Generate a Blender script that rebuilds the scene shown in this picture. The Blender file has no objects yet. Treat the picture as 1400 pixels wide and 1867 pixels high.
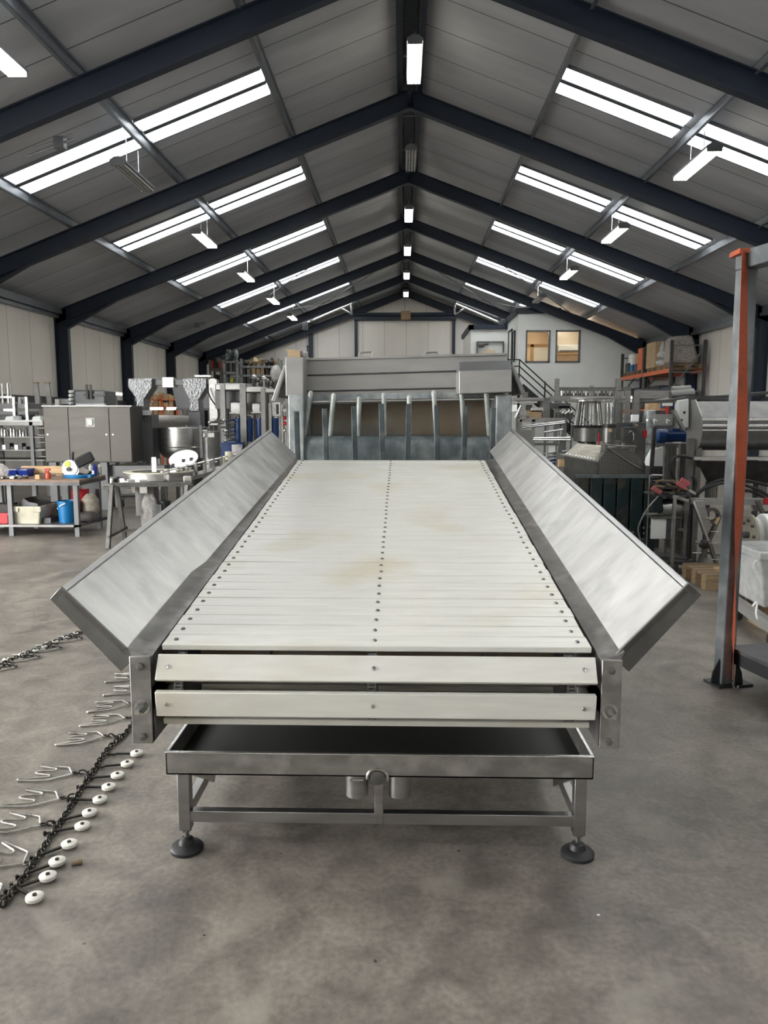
import bpy, bmesh, math, random
from mathutils import Vector, Matrix
from math import sin, cos, pi, radians, atan2, sqrt
random.seed(7)
S = bpy.context.scene
C = S.collection
# ------------------------------------------------------------------ camera
FPX = 1400.0
PIT = radians(7.12); YAW = radians(1.43); CH = 1.6
cd = bpy.data.cameras.new('camera'); cam = bpy.data.objects.new('camera', cd); C.objects.link(cam)
cd.sensor_fit = 'HORIZONTAL'; cd.sensor_width = 36; cd.lens = 36 * FPX / 1400.0
cd.clip_start = 0.05; cd.clip_end = 200
cam.location = (0, 0, CH)
cam.rotation_euler = (pi / 2 - PIT, 0, YAW)
S.camera = cam
# ------------------------------------------------------------------ sky outside the added open door left of the camera, exposure
W = bpy.data.worlds.new('sky'); S.world = W; W.use_nodes = True
bg = W.node_tree.nodes['Background']; bg.inputs[0].default_value = (1.0, 0.985, 0.95, 1); bg.inputs[1].default_value = 16.0
S.view_settings.view_transform = 'Standard'; S.view_settings.look = 'None'
S.view_settings.gamma = 1; S.view_settings.use_curve_mapping = False
S.view_settings.exposure = 0.30
SKYLIGHT = 6.8; TUBE = 14.0
# ------------------------------------------------------------------ pixel to place helpers
_f = Vector((-sin(YAW) * cos(PIT), cos(YAW) * cos(PIT), -sin(PIT)))
_r = Vector((cos(YAW), sin(YAW), 0)); _u = _r.cross(_f)
def at(x, y, Y):
    v = _f + _r * ((x - 700) / FPX) + _u * ((933.5 - y) / FPX)
    p = v * (Y / v.y); p.z += CH; return p
def fl(x, y, z=0.0):
    v = _f + _r * ((x - 700) / FPX) + _u * ((933.5 - y) / FPX)
    p = v * ((z - CH) / v.z); p.z += CH; return p
V = Vector
# ------------------------------------------------------------------ materials
def nt(name):
    m = bpy.data.materials.new(name); m.use_nodes = True
    n = m.node_tree; return m, n, n.nodes['Principled BSDF']
def mat(name, col, rough=0.5, metal=0.0, var=0.12, scale=6.0, stretch=(1, 1, 1), bump=0.0, spec=0.5, dirt=None, dirt_amt=0.0, dscale=3.0, sub=0.0, trans=0.0, alpha=1.0):
    m, n, b = nt(name); L = n.links
    tc = n.nodes.new('ShaderNodeTexCoord'); mp = n.nodes.new('ShaderNodeMapping'); mp.inputs['Scale'].default_value = stretch
    oi = n.nodes.new('ShaderNodeObjectInfo'); va = n.nodes.new('ShaderNodeVectorMath'); L.new(tc.outputs['Object'], va.inputs[0]); L.new(oi.outputs['Location'], va.inputs[1])
    L.new(va.outputs[0], mp.inputs[0])
    no = n.nodes.new('ShaderNodeTexNoise'); no.inputs['Scale'].default_value = scale; no.inputs['Detail'].default_value = 5
    L.new(mp.outputs[0], no.inputs[0])
    r = n.nodes.new('ShaderNodeValToRGB'); e = r.color_ramp.elements
    e[0].position = 0.3; e[1].position = 0.72
    e[0].color = tuple(c * (1 - var) for c in col) + (1,); e[1].color = tuple(min(1, c * (1 + var)) for c in col) + (1,)
    L.new(no.outputs[0], r.inputs[0]); out = r.outputs[0]
    if dirt:
        n2 = n.nodes.new('ShaderNodeTexNoise'); n2.inputs['Scale'].default_value = dscale; n2.inputs['Detail'].default_value = 7
        L.new(va.outputs[0], n2.inputs[0])
        r2 = n.nodes.new('ShaderNodeValToRGB'); r2.color_ramp.elements[0].position = 0.52; r2.color_ramp.elements[1].position = 0.7
        r2.color_ramp.elements[1].color = (dirt_amt,) * 3 + (1,)
        L.new(n2.outputs[0], r2.inputs[0])
        mx = n.nodes.new('ShaderNodeMix'); mx.data_type = 'RGBA'
        L.new(r2.outputs[0], mx.inputs[0]); L.new(out, mx.inputs[6]); mx.inputs[7].default_value = dirt + (1,); out = mx.outputs[2]
    L.new(out, b.inputs['Base Color'])
    b.inputs['Metallic'].default_value = metal; b.inputs['Specular IOR Level'].default_value = spec
    mr = n.nodes.new('ShaderNodeMapRange'); mr.inputs[3].default_value = max(0.02, rough - 0.08); mr.inputs[4].default_value = min(1, rough + 0.08)
    L.new(no.outputs[0], mr.inputs[0]); L.new(mr.outputs[0], b.inputs['Roughness'])
    if bump:
        bp = n.nodes.new('ShaderNodeBump'); bp.inputs['Strength'].default_value = bump; bp.inputs['Distance'].default_value = 0.01
        L.new(no.outputs[0], bp.inputs['Height']); L.new(bp.outputs[0], b.inputs['Normal'])
    if sub:
        b.inputs['Subsurface Weight'].default_value = sub; b.inputs['Subsurface Radius'].default_value = (0.02, 0.02, 0.015)
    if trans: b.inputs['Transmission Weight'].default_value = trans
    if alpha < 1: b.inputs['Alpha'].default_value = alpha
    return m
def emit(name, col, st):
    m, n, b = nt(name); b.inputs['Base Color'].default_value = col + (1,)
    b.inputs['Emission Color'].default_value = col + (1,); b.inputs['Emission Strength'].default_value = st; return m
M = {}
M['steel'] = mat('stainless_steel', (0.40, 0.40, 0.395), 0.36, 1, 0.14, 5, (1, 1, 6), 0.03)
M['steel_bright'] = mat('bright_stainless', (0.72, 0.72, 0.71), 0.22, 1, 0.1, 5, (1, 1, 5))
M['steel_dull'] = mat('dull_stainless', (0.20, 0.20, 0.195), 0.45, 0.85, 0.2, 9, (1, 1, 1), 0.04)
M['steel_dark'] = mat('dark_steel', (0.10, 0.10, 0.105), 0.5, 0.7, 0.3, 9)
M['steel_worn'] = mat('worn_steel_frame', (0.36, 0.355, 0.345), 0.42, 0.9, 0.22, 7, (1, 1, 2.5), 0.05, dirt=(0.62, 0.61, 0.6), dirt_amt=0.7, dscale=9)
M['wing'] = mat('brushed_wing_sheet', (0.66, 0.655, 0.64), 0.36, 0.85, 0.15, 4.2, (1.0, 2.6, 1.0), 0.30, dirt=(0.46, 0.465, 0.47), dirt_amt=0.6, dscale=7)
M['wing_rim'] = mat('wing_rim_steel', (0.62, 0.62, 0.62), 0.33, 1, 0.12, 8, (1, .3, 1), .04)
M['galv'] = mat('galvanised_steel', (0.30, 0.33, 0.34), 0.58, 0.4, 0.3, 16, (1, 1, 0.6), 0.05, dirt=(0.62, 0.64, 0.63), dirt_amt=0.5, dscale=8)
M['galv_dark'] = mat('dark_galvanised', (0.15, 0.18, 0.19), 0.55, 0.5, 0.35, 14, (1, 1, 0.5), 0.06, dirt=(0.36, 0.39, 0.39), dirt_amt=0.6, dscale=7)
M['grey_paint'] = mat('grey_machine_paint', (0.15, 0.155, 0.16), 0.45, 0.25, 0.1, 4)
M['hood'] = mat('grey_stainless_hood', (0.36, 0.36, 0.35), 0.45, 0.5, 0.08, 3, (1, 1, 3), 0.02)
M['cabinet'] = mat('brushed_cabinet_steel', (0.085, 0.08, 0.072), 0.45, 0.5, 0.08, 3, (1, 1, 4))
M['white_pe'] = mat('white_plastic_slat', (0.80, 0.795, 0.745), 0.33, 0, 0.06, 5, (1, 7, 1), 0.02, dirt=(0.66, 0.60, 0.43), dirt_amt=0.55, dscale=2.2, sub=0.05)
M['white_plastic'] = mat('white_plastic', (0.75, 0.74, 0.69), 0.35, 0, 0.05, 6)
M['cream'] = mat('cream_crate_plastic', (0.55, 0.53, 0.42), 0.5, 0, 0.1, 8, dirt=(0.25, 0.22, 0.16), dirt_amt=0.5)
M['black'] = mat('black_rubber', (0.018, 0.018, 0.02), 0.5, 0, 0.3, 10)
M['chainm'] = mat('oily_chain_steel', (0.035, 0.033, 0.03), 0.42, 0.8, 0.5, 40, dirt=(0.12, 0.09, 0.06), dirt_amt=0.5, dscale=30)
M['tube_dark'] = mat('dark_worn_tube', (0.085, 0.083, 0.078), 0.5, 0.4, 0.3, 8)
M['finger'] = mat('dark_wet_galvanised', (0.07, 0.088, 0.095), 0.5, 0.5, 0.35, 14, (1, 1, 0.4), 0.05, dirt=(0.22, 0.25, 0.25), dirt_amt=0.5, dscale=8)
M['gantry'] = mat('gantry_galvanised', (0.13, 0.145, 0.155), 0.55, 0.3, 0.3, 12, (1, 1, 0.5), 0.06, dirt=(0.30, 0.32, 0.325), dirt_amt=0.6, dscale=6)
M['wire'] = mat('shackle_wire', (0.45, 0.44, 0.41), 0.3, 1, 0.25, 30)
M['navy'] = mat('navy_frame_paint', (0.014, 0.023, 0.042), 0.5, 0, 0.15, 2)
M['purlin'] = mat('galvanised_purlin', (0.26, 0.28, 0.31), 0.45, 0.7, 0.15, 3)
M['blue_motor'] = mat('blue_motor_paint', (0.012, 0.045, 0.16), 0.35, 0, 0.15, 9)
M['blue'] = mat('blue_plastic', (0.0, 0.14, 0.36), 0.4, 0, 0.08, 6)
M['blue_dark'] = mat('royal_blue_plastic', (0.01, 0.04, 0.33), 0.4, 0, 0.08, 6)
M['red'] = mat('red_plastic', (0.42, 0.012, 0.02), 0.45, 0, 0.1, 6)
M['redorange'] = mat('orange_red_plastic', (0.5, 0.07, 0.03), 0.45, 0, 0.1, 6)
M['orange'] = mat('orange_rack_paint', (0.60, 0.13, 0.045), 0.5, 0, 0.12, 6)
M['strap'] = mat('orange_webbing', (0.40, 0.085, 0.035), 0.75, 0, 0.14, 20, (1, 1, 8), dirt=(0.16, 0.05, 0.03), dirt_amt=0.7, dscale=4)
M['card'] = mat('cardboard', (0.42, 0.31, 0.19), 0.8, 0, 0.1, 6)
M['wood'] = mat('pale_wood', (0.50, 0.35, 0.19), 0.7, 0, 0.2, 5, (1, 8, 8))
M['pallet_wood'] = mat('pallet_wood', (0.27, 0.19, 0.115), 0.8, 0, 0.3, 6, (1, 6, 6))
M['bench_top'] = mat('bench_top_board', (0.23, 0.15, 0.10), 0.6, 0, 0.3, 6, (1, 6, 6), dirt=(0.3, 0.26, 0.2), dirt_amt=0.8)
M['film'] = mat('stretch_film', (0.62, 0.63, 0.63), 0.22, 0, 0.15, 14, bump=0.5, alpha=0.72)
M['bag'] = mat('plastic_bag_film', (0.5, 0.46, 0.4), 0.3, 0, 0.3, 18, bump=0.6, alpha=0.8)
M['clear'] = mat('clear_film', (0.75, 0.72, 0.7), 0.15, 0, 0.2, 18, bump=0.6, alpha=0.35)
M['greenp'] = mat('dark_green_paint', (0.006, 0.022, 0.025), 0.45, 0, 0.4, 4, dirt=(0.10, 0.08, 0.05), dirt_amt=0.6, dscale=5)
M['screen'] = mat('brown_splash_sheet', (0.30, 0.24, 0.175), 0.5, 0.1, 0.15, 3, (1, 1, 0.6), dirt=(0.33, 0.345, 0.335), dirt_amt=0.8, dscale=3)
M['office'] = mat('office_wall_paint', (0.82, 0.85, 0.84), 0.6, 0, 0.03, 2)
M['interior'] = mat('warm_office_wall', (0.80, 0.66, 0.50), 0.6, 0, 0.05, 2)
M['blackpaint'] = mat('black_railing_paint', (0.015, 0.018, 0.02), 0.45, 0, 0.2, 5)
M['concrete'] = mat('plinth_concrete', (0.5, 0.49, 0.47), 0.8, 0, 0.12, 3)
M['yellow'] = mat('yellow_green_plastic', (0.45, 0.50, 0.05), 0.45, 0, 0.1, 6)
M['sack'] = mat('translucent_sack', (0.30, 0.27, 0.22), 0.5, 0, 0.35, 14, bump=0.4)
M['grime'] = mat('grimy_dark_fabric', (0.05, 0.047, 0.045), 0.8, 0, 0.4, 14)
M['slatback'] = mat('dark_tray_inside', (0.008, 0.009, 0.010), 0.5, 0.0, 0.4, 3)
M['skylight'] = emit('skylight_sheet', (0.985, 1.0, 0.985), SKYLIGHT)
M['tube'] = emit('lit_tube', (1.0, 0.93, 0.76), TUBE)
M['tube_off'] = mat('unlit_tube', (0.5, 0.5, 0.48), 0.3)
M['warm_lamp'] = emit('warm_office_lamp', (1.0, 0.8, 0.62), 90)
# window glass
def glass():
    m, n, b = nt('window_glass'); n.nodes.remove(b)
    g = n.nodes.new('ShaderNodeBsdfGlossy'); g.inputs['Roughness'].default_value = 0.03
    t = n.nodes.new('ShaderNodeBsdfTransparent'); t.inputs[0].default_value = (0.92, 0.95, 0.94, 1)
    f = n.nodes.new('ShaderNodeFresnel'); x = n.nodes.new('ShaderNodeMixShader')
    n.links.new(f.outputs[0], x.inputs[0]); n.links.new(t.outputs[0], x.inputs[1]); n.links.new(g.outputs[0], x.inputs[2])
    n.links.new(x.outputs[0], n.nodes['Material Output'].inputs[0]); return m
M['glass'] = glass()
# checker plate (raised lozenges)
def checker():
    m = mat('checker_plate', (0.24, 0.25, 0.26), 0.4, 0.8, 0.1, 5); n = m.node_tree; L = n.links
    tc = n.nodes.new('ShaderNodeTexCoord'); w = n.nodes.new('ShaderNodeTexVoronoi'); w.inputs['Scale'].default_value = 28
    L.new(tc.outputs['Object'], w.inputs[0]); bp = n.nodes.new('ShaderNodeBump'); bp.inputs['Strength'].default_value = 0.6; bp.inputs['Distance'].default_value = 0.01
    L.new(w.outputs[0], bp.inputs['Height']); L.new(bp.outputs[0], n.nodes['Principled BSDF'].inputs['Normal']); return m
M['checker'] = checker()
# slatted mesh guard
def meshguard():
    m = mat('woven_mesh_guard', (0.17, 0.17, 0.165), 0.45, 0.7, 0.2, 5); n = m.node_tree; L = n.links
    tc = n.nodes.new('ShaderNodeTexCoord'); w = n.nodes.new('ShaderNodeTexBrick'); w.inputs['Scale'].default_value = 16; w.offset = 0; w.inputs['Brick Width'].default_value = 0.3; w.inputs['Row Height'].default_value = 0.3
    w.inputs['Color1'].default_value = (0.05, 0.05, 0.05, 1); w.inputs['Color2'].default_value = (0.08, 0.08, 0.08, 1); w.inputs['Mortar'].default_value = (0.3, 0.29, 0.27, 1)
    w.inputs['Mortar Size'].default_value = 0.05
    mp = n.nodes.new('ShaderNodeMapping'); mp.inputs['Rotation'].default_value = (radians(90), 0, 0)
    L.new(tc.outputs['Object'], mp.inputs[0]); L.new(mp.outputs[0], w.inputs[0]); L.new(w.outputs[0], n.nodes['Principled BSDF'].inputs['Base Color']); return m
M['mesh'] = meshguard()
# roof sheets: dull pale underside with cross joints every metre, ribbed
def roofmat():
    m, n, b = nt('roof_sheet'); L = n.links
    tc = n.nodes.new('ShaderNodeTexCoord'); sp = n.nodes.new('ShaderNodeSeparateXYZ'); L.new(tc.outputs['Object'], sp.inputs[0])
    def stripe(period, width, off=0.0):
        a = n.nodes.new('ShaderNodeMath'); a.operation = 'ADD'; a.inputs[1].default_value = off; L.new(sp.outputs[1], a.inputs[0])
        p = n.nodes.new('ShaderNodeMath'); p.operation = 'PINGPONG'; p.inputs[1].default_value = period / 2; L.new(a.outputs[0], p.inputs[0])
        c = n.nodes.new('ShaderNodeMath'); c.operation = 'LESS_THAN'; c.inputs[1].default_value = width; L.new(p.outputs[0], c.inputs[0]); return c.outputs[0]
    no = n.nodes.new('ShaderNodeTexNoise'); no.inputs['Scale'].default_value = 0.7; no.inputs['Detail'].default_value = 6
    mp = n.nodes.new('ShaderNodeMapping'); mp.inputs['Scale'].default_value = (0.4, 2.2, 1); L.new(tc.outputs['Object'], mp.inputs[0]); L.new(mp.outputs[0], no.inputs[0])
    r = n.nodes.new('ShaderNodeValToRGB'); r.color_ramp.elements[0].position = 0.3; r.color_ramp.elements[1].position = 0.75
    r.color_ramp.elements[0].color = (0.36, 0.38, 0.415, 1); r.color_ramp.elements[1].color = (0.52, 0.54, 0.58, 1)
    L.new(no.outputs[0], r.inputs[0])
    mx = n.nodes.new('ShaderNodeMix'); mx.data_type = 'RGBA'; L.new(stripe(1.0, 0.010), mx.inputs[0]); L.new(r.outputs[0], mx.inputs[6]); mx.inputs[7].default_value = (0.04, 0.04, 0.045, 1)
    L.new(mx.outputs[2], b.inputs['Base Color']); b.inputs['Roughness'].default_value = 0.38; b.inputs['Specular IOR Level'].default_value = 0.45
    w = n.nodes.new('ShaderNodeMath'); w.operation = 'PINGPONG'; w.inputs[1].default_value = 0.05; L.new(sp.outputs[1], w.inputs[0])
    bp = n.nodes.new('ShaderNodeBump'); bp.inputs['Strength'].default_value = 0.12; bp.inputs['Distance'].default_value = 0.1
    L.new(w.outputs[0], bp.inputs['Height']); L.new(bp.outputs[0], b.inputs['Normal'])
    return m
M['roof'] = roofmat()
def wallmat():
    m, n, b = nt('wall_panel'); L = n.links
    tc = n.nodes.new('ShaderNodeTexCoord'); sp = n.nodes.new('ShaderNodeSeparateXYZ'); L.new(tc.outputs['Object'], sp.inputs[0])
    a = n.nodes.new('ShaderNodeMath'); a.operation = 'ADD'; L.new(sp.outputs[0], a.inputs[0]); L.new(sp.outputs[1], a.inputs[1])
    p = n.nodes.new('ShaderNodeMath'); p.operation = 'PINGPONG'; p.inputs[1].default_value = 0.575; L.new(a.outputs[0], p.inputs[0])
    c = n.nodes.new('ShaderNodeMath'); c.operation = 'LESS_THAN'; c.inputs[1].default_value = 0.012; L.new(p.outputs[0], c.inputs[0])
    no = n.nodes.new('ShaderNodeTexNoise'); no.inputs['Scale'].default_value = 0.8; no.inputs['Detail'].default_value = 6
    mp = n.nodes.new('ShaderNodeMapping'); mp.inputs['Scale'].default_value = (1, 1, 0.25); L.new(tc.outputs['Object'], mp.inputs[0]); L.new(mp.outputs[0], no.inputs[0])
    r = n.nodes.new('ShaderNodeValToRGB'); r.color_ramp.elements[0].position = 0.3; r.color_ramp.elements[1].position = 0.7
    r.color_ramp.elements[0].color = (0.66, 0.635, 0.60, 1); r.color_ramp.elements[1].color = (0.76, 0.735, 0.70, 1)
    L.new(no.outputs[0], r.inputs[0])
    mx = n.nodes.new('ShaderNodeMix'); mx.data_type = 'RGBA'; L.new(c.outputs[0], mx.inputs[0]); L.new(r.outputs[0], mx.inputs[6]); mx.inputs[7].default_value = (0.36, 0.35, 0.33, 1)
    L.new(mx.outputs[2], b.inputs['Base Color']); b.inputs['Roughness'].default_value = 0.5; return m
M['wall'] = wallmat()
def floormat():
    m, n, b = nt('polished_concrete_floor'); L = n.links
    tc = n.nodes.new('ShaderNodeTexCoord')
    def noise(s, d=8, dis=0.0, st=(1, 1, 1)):
        mp = n.nodes.new('ShaderNodeMapping'); mp.inputs['Scale'].default_value = st; L.new(tc.outputs['Object'], mp.inputs[0])
        q = n.nodes.new('ShaderNodeTexNoise'); q.inputs['Scale'].default_value = s; q.inputs['Detail'].default_value = d; q.inputs['Distortion'].default_value = dis
        L.new(mp.outputs[0], q.inputs[0]); return q.outputs[0]
    big = noise(0.9, 8, 0.6); mid = noise(6, 8, 0.8); fine = noise(45, 6); worn = noise(0.45, 5, 0.3)
    r = n.nodes.new('ShaderNodeValToRGB'); r.color_ramp.elements[0].position = 0.33; r.color_ramp.elements[1].position = 0.68
    r.color_ramp.elements[0].color = (0.145, 0.130, 0.113, 1); r.color_ramp.elements[1].color = (0.26, 0.234, 0.203, 1)
    L.new(big, r.inputs[0])
    def mul(a, fac, lo, hi, src):
        rr = n.nodes.new('ShaderNodeMapRange'); rr.inputs[1].default_value = 0.3; rr.inputs[2].default_value = 0.7; rr.inputs[3].default_value = lo; rr.inputs[4].default_value = hi
        L.new(src, rr.inputs[0]); mm = n.nodes.new('ShaderNodeMix'); mm.data_type = 'RGBA'; mm.blend_type = 'MULTIPLY'; mm.inputs[0].default_value = fac
        L.new(a, mm.inputs[6]); L.new(rr.outputs[0], mm.inputs[7]); return mm.outputs[2]
    o = mul(r.outputs[0], 1.0, 0.66, 1.28, mid); o = mul(o, 1.0, 0.78, 1.16, fine)
    # brownish scuffs
    r3 = n.nodes.new('ShaderNodeValToRGB'); r3.color_ramp.elements[0].position = 0.58; r3.color_ramp.elements[1].position = 0.72; r3.color_ramp.elements[1].color = (0.6,) * 3 + (1,)
    L.new(noise(1.7, 9, 1.2), r3.inputs[0]); mx = n.nodes.new('ShaderNodeMix'); mx.data_type = 'RGBA'
    L.new(r3.outputs[0], mx.inputs[0]); L.new(o, mx.inputs[6]); mx.inputs[7].default_value = (0.34, 0.31, 0.27, 1); o = mx.outputs[2]
    # small dark spots
    vo = n.nodes.new('ShaderNodeTexVoronoi'); vo.inputs['Scale'].default_value = 3.5; vo.inputs['Randomness'].default_value = 1; L.new(tc.outputs['Object'], vo.inputs[0])
    lt = n.nodes.new('ShaderNodeMath'); lt.operation = 'LESS_THAN'; lt.inputs[1].default_value = 0.022; L.new(vo.outputs[0], lt.inputs[0])
    m2 = n.nodes.new('ShaderNodeMix'); m2.data_type = 'RGBA'; L.new(lt.outputs[0], m2.inputs[0]); L.new(o, m2.inputs[6]); m2.inputs[7].default_value = (0.10, 0.085, 0.07, 1)
    L.new(m2.outputs[2], b.inputs['Base Color'])
    rr = n.nodes.new('ShaderNodeMapRange'); rr.inputs[3].default_value = 0.3; rr.inputs[4].default_value = 0.62; L.new(mid, rr.inputs[0]); L.new(rr.outputs[0], b.inputs['Roughness'])
    bp = n.nodes.new('ShaderNodeBump'); bp.inputs['Strength'].default_value = 0.12; bp.inputs['Distance'].default_value = 0.01
    L.new(fine, bp.inputs['Height']); L.new(bp.outputs[0], b.inputs['Normal']); return m
M['floor'] = floormat()
# ------------------------------------------------------------------ mesh building helpers
base = {}
class MB:
    def __init__(s): s.v = []; s.f = []
    def add(s, vs, fs):
        k = len(s.v); s.v += [tuple(p) for p in vs]; s.f += [tuple(i + k for i in f) for f in fs]; return s
    def box(s, a, b):
        x0, y0, z0 = [min(a[i], b[i]) for i in range(3)]; x1, y1, z1 = [max(a[i], b[i]) for i in range(3)]
        return s.hexa([(x0, y0, z0), (x1, y0, z0), (x1, y1, z0), (x0, y1, z0), (x0, y0, z1), (x1, y0, z1), (x1, y1, z1), (x0, y1, z1)])
    def hexa(s, p): return s.add(p, [(3, 2, 1, 0), (4, 5, 6, 7), (0, 1, 5, 4), (1, 2, 6, 5), (2, 3, 7, 6), (3, 0, 4, 7)])
    def beam(s, p, q, w, h, up=(0, 0, 1)):
        p = V(p); q = V(q); d = (q - p).normalized(); u = V(up)
        if abs(d.dot(u)) > 0.98: u = V((0, 1, 0))
        a = d.cross(u).normalized(); b = a.cross(d); a *= w / 2; b *= h / 2
        return s.hexa([p - a - b, p + a - b, q + a - b, q - a - b, p - a + b, p + a + b, q + a + b, q - a + b])
    def tube(s, pts, r, n=8, closed=False, r1=None):
        pts = [V(p) for p in pts]; N = len(pts); rings = []; prev = None
        for i in range(N):
            if closed: d = pts[(i + 1) % N] - pts[i - 1]
            else: d = pts[min(i + 1, N - 1)] - pts[max(i - 1, 0)]
            d.normalize()
            if prev is None:
                u = V((0, 0, 1)) if abs(d.z) < 0.9 else V((1, 0, 0)); a = d.cross(u).normalized()
            else: a = (prev - d * prev.dot(d)).normalized()
            prev = a; b = d.cross(a); rr = r if r1 is None else r + (r1 - r) * i / (N - 1)
            rings.append([pts[i] + (a * cos(2 * pi * k / n) + b * sin(2 * pi * k / n)) * rr for k in range(n)])
        vs = [p for g in rings for p in g]; fs = []
        for i in range(N if closed else N - 1):
            j = (i + 1) % N
            for k in range(n): fs.append((i * n + k, i * n + (k + 1) % n, j * n + (k + 1) % n, j * n + k))
        if not closed: fs.append(tuple(range(n))[::-1]); fs.append(tuple((N - 1) * n + k for k in range(n)))
        return s.add(vs, fs)
    def cyl(s, p, q, r, n=16, r1=None): return s.tube([p, q], r, n, r1=r1)
    def lathe(s, prof, c, n=28, axis='z', cap=True):
        c = V(c); vs = []; N = len(prof)
        for r, h in prof:
            for k in range(n):
                a = 2 * pi * k / n
                if axis == 'z': o = V((r * cos(a), r * sin(a), h))
                elif axis == 'x': o = V((h, r * cos(a), r * sin(a)))
                else: o = V((r * cos(a), h, r * sin(a)))
                vs.append(c + o)
        fs = [(i * n + k, i * n + (k + 1) % n, (i + 1) * n + (k + 1) % n, (i + 1) * n + k) for i in range(N - 1) for k in range(n)]
        if cap: fs.append(tuple(range(n))[::-1]); fs.append(tuple((N - 1) * n + k for k in range(n)))
        return s.add(vs, fs)
    def prism(s, poly, vec):
        n = len(poly); vec = V(vec); vs = [V(p) for p in poly] + [V(p) + vec for p in poly]
        return s.add(vs, [tuple(range(n))[::-1], tuple(range(n, 2 * n))] + [(i, (i + 1) % n, n + (i + 1) % n, n + i) for i in range(n)])
    def ball(s, c, r, n=10, m=7, jit=0.0, seed=0):
        rnd = random.Random(seed); c = V(c); r = V(r) if hasattr(r, '__len__') else V((r, r, r)); vs = [c + V((0, 0, r.z))]
        for i in range(1, m):
            t = pi * i / m
            for k in range(n):
                a = 2 * pi * k / n; j = 1 + rnd.uniform(-jit, jit)
                vs.append(c + V((r.x * sin(t) * cos(a) * j, r.y * sin(t) * sin(a) * j, r.z * cos(t) * j)))
        vs.append(c - V((0, 0, r.z))); fs = [(0, 1 + k, 1 + (k + 1) % n) for k in range(n)]
        for i in range(m - 2):
            for k in range(n): fs.append((1 + i * n + k, 1 + (i + 1) * n + k, 1 + (i + 1) * n + (k + 1) % n, 1 + i * n + (k + 1) % n))
        l = len(vs) - 1; fs += [(l, 1 + (m - 2) * n + (k + 1) % n, 1 + (m - 2) * n + k) for k in range(n)]
        return s.add(vs, fs)
    def pbox(s, x0, y0, x1, y1, Y, D=0.3):      # box whose front face covers that rectangle at distance Y
        ym = (y0 + y1) / 2; xm = (x0 + x1) / 2
        a = at(x0, ym, Y); b = at(x1, ym, Y); t = at(xm, y0, Y); u = at(xm, y1, Y)
        return s.box((a.x, Y, t.z), (b.x, Y + D, u.z))
    def ibeam(s, p, q, w, h, tf=0.018, tw=0.012, up=(0, 0, 1)):
        p = V(p); q = V(q); d = (q - p).normalized(); a = d.cross(V(up)).normalized(); b = a.cross(d)
        s.beam(p + b * (h - tf) / 2, q + b * (h - tf) / 2, w, tf, up); s.beam(p - b * (h - tf) / 2, q - b * (h - tf) / 2, w, tf, up)
        return s.beam(p, q, tw, h - 2 * tf, up)
    def frame(s, a, b, t, sides='all'):
        (x0, y0, z0), (x1, y1, z1) = a, b
        for x in (x0, x1):
            for y in (y0, y1): s.beam((x, y, z0), (x, y, z1), t, t)
        for z in (z0, z1):
            for y in (y0, y1): s.beam((x0, y, z), (x1, y, z), t, t)
            for x in (x0, x1): s.beam((x, y0, z), (x, y1, z), t, t)
        return s
    def build(s, name, m, parent=None, bevel=0.0, flat=False):
        b = base.get(parent, V((0, 0, 0))) if parent else V((0, 0, 0))
        me = bpy.data.meshes.new(name); me.from_pydata([(p[0] - b.x, p[1] - b.y, p[2] - b.z) for p in s.v], [], s.f)
        bm = bmesh.new(); bm.from_mesh(me); bmesh.ops.recalc_face_normals(bm, faces=bm.faces); bm.to_mesh(me); bm.free()
        me.materials.append(M[m] if isinstance(m, str) else m)
        if not flat:
            me.shade_smooth(); me.set_sharp_from_angle(angle=radians(35))
        o = bpy.data.objects.new(name, me); C.objects.link(o)
        if parent: o.parent = parent; base[o] = b
        if bevel:
            bv = o.modifiers.new('bevel', 'BEVEL'); bv.width = bevel; bv.segments = 2; bv.limit_method = 'ANGLE'
        return o
def thing(name, label, cat, loc=(0, 0, 0), group=None):
    o = bpy.data.objects.new(name, None); C.objects.link(o); o.location = loc; o.empty_display_size = 0.1
    o['label'] = label; o['category'] = cat
    if group: o['group'] = group
    base[o] = V(loc); return o
def tag(o, label, cat, group=None):
    o['label'] = label; o['category'] = cat
    if group: o['group'] = group
    return o
def struct(o): o['kind'] = 'structure'; return o
def dup(o, loc, rotz=None, label=None, group=None, rot=None, scale=None):
    r = o.copy(); C.objects.link(r); r.location = loc
    if rotz is not None: r.rotation_euler = (0, 0, rotz)
    if rot is not None: r.rotation_euler = rot
    if scale: r.scale = scale
    if label: r['label'] = label
    if group: r['group'] = group
    for ch in list(o.children):
        c = ch.copy(); C.objects.link(c); c.parent = r
        for g in list(ch.children):
            d = g.copy(); C.objects.link(d); d.parent = c
    return r
def arc(pts, n=6):     # smooth a polyline (Catmull-Rom)
    pts = [V(p) for p in pts]; out = []
    for i in range(len(pts) - 1):
        p0 = pts[max(i - 1, 0)]; p1 = pts[i]; p2 = pts[i + 1]; p3 = pts[min(i + 2, len(pts) - 1)]
        for k in range(n):
            t = k / n
            out.append(0.5 * ((2 * p1) + (p2 - p0) * t + (2 * p0 - 5 * p1 + 4 * p2 - p3) * t * t + (3 * p1 - p0 - 3 * p2 + p3) * t ** 3))
    out.append(pts[-1]); return out
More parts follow.
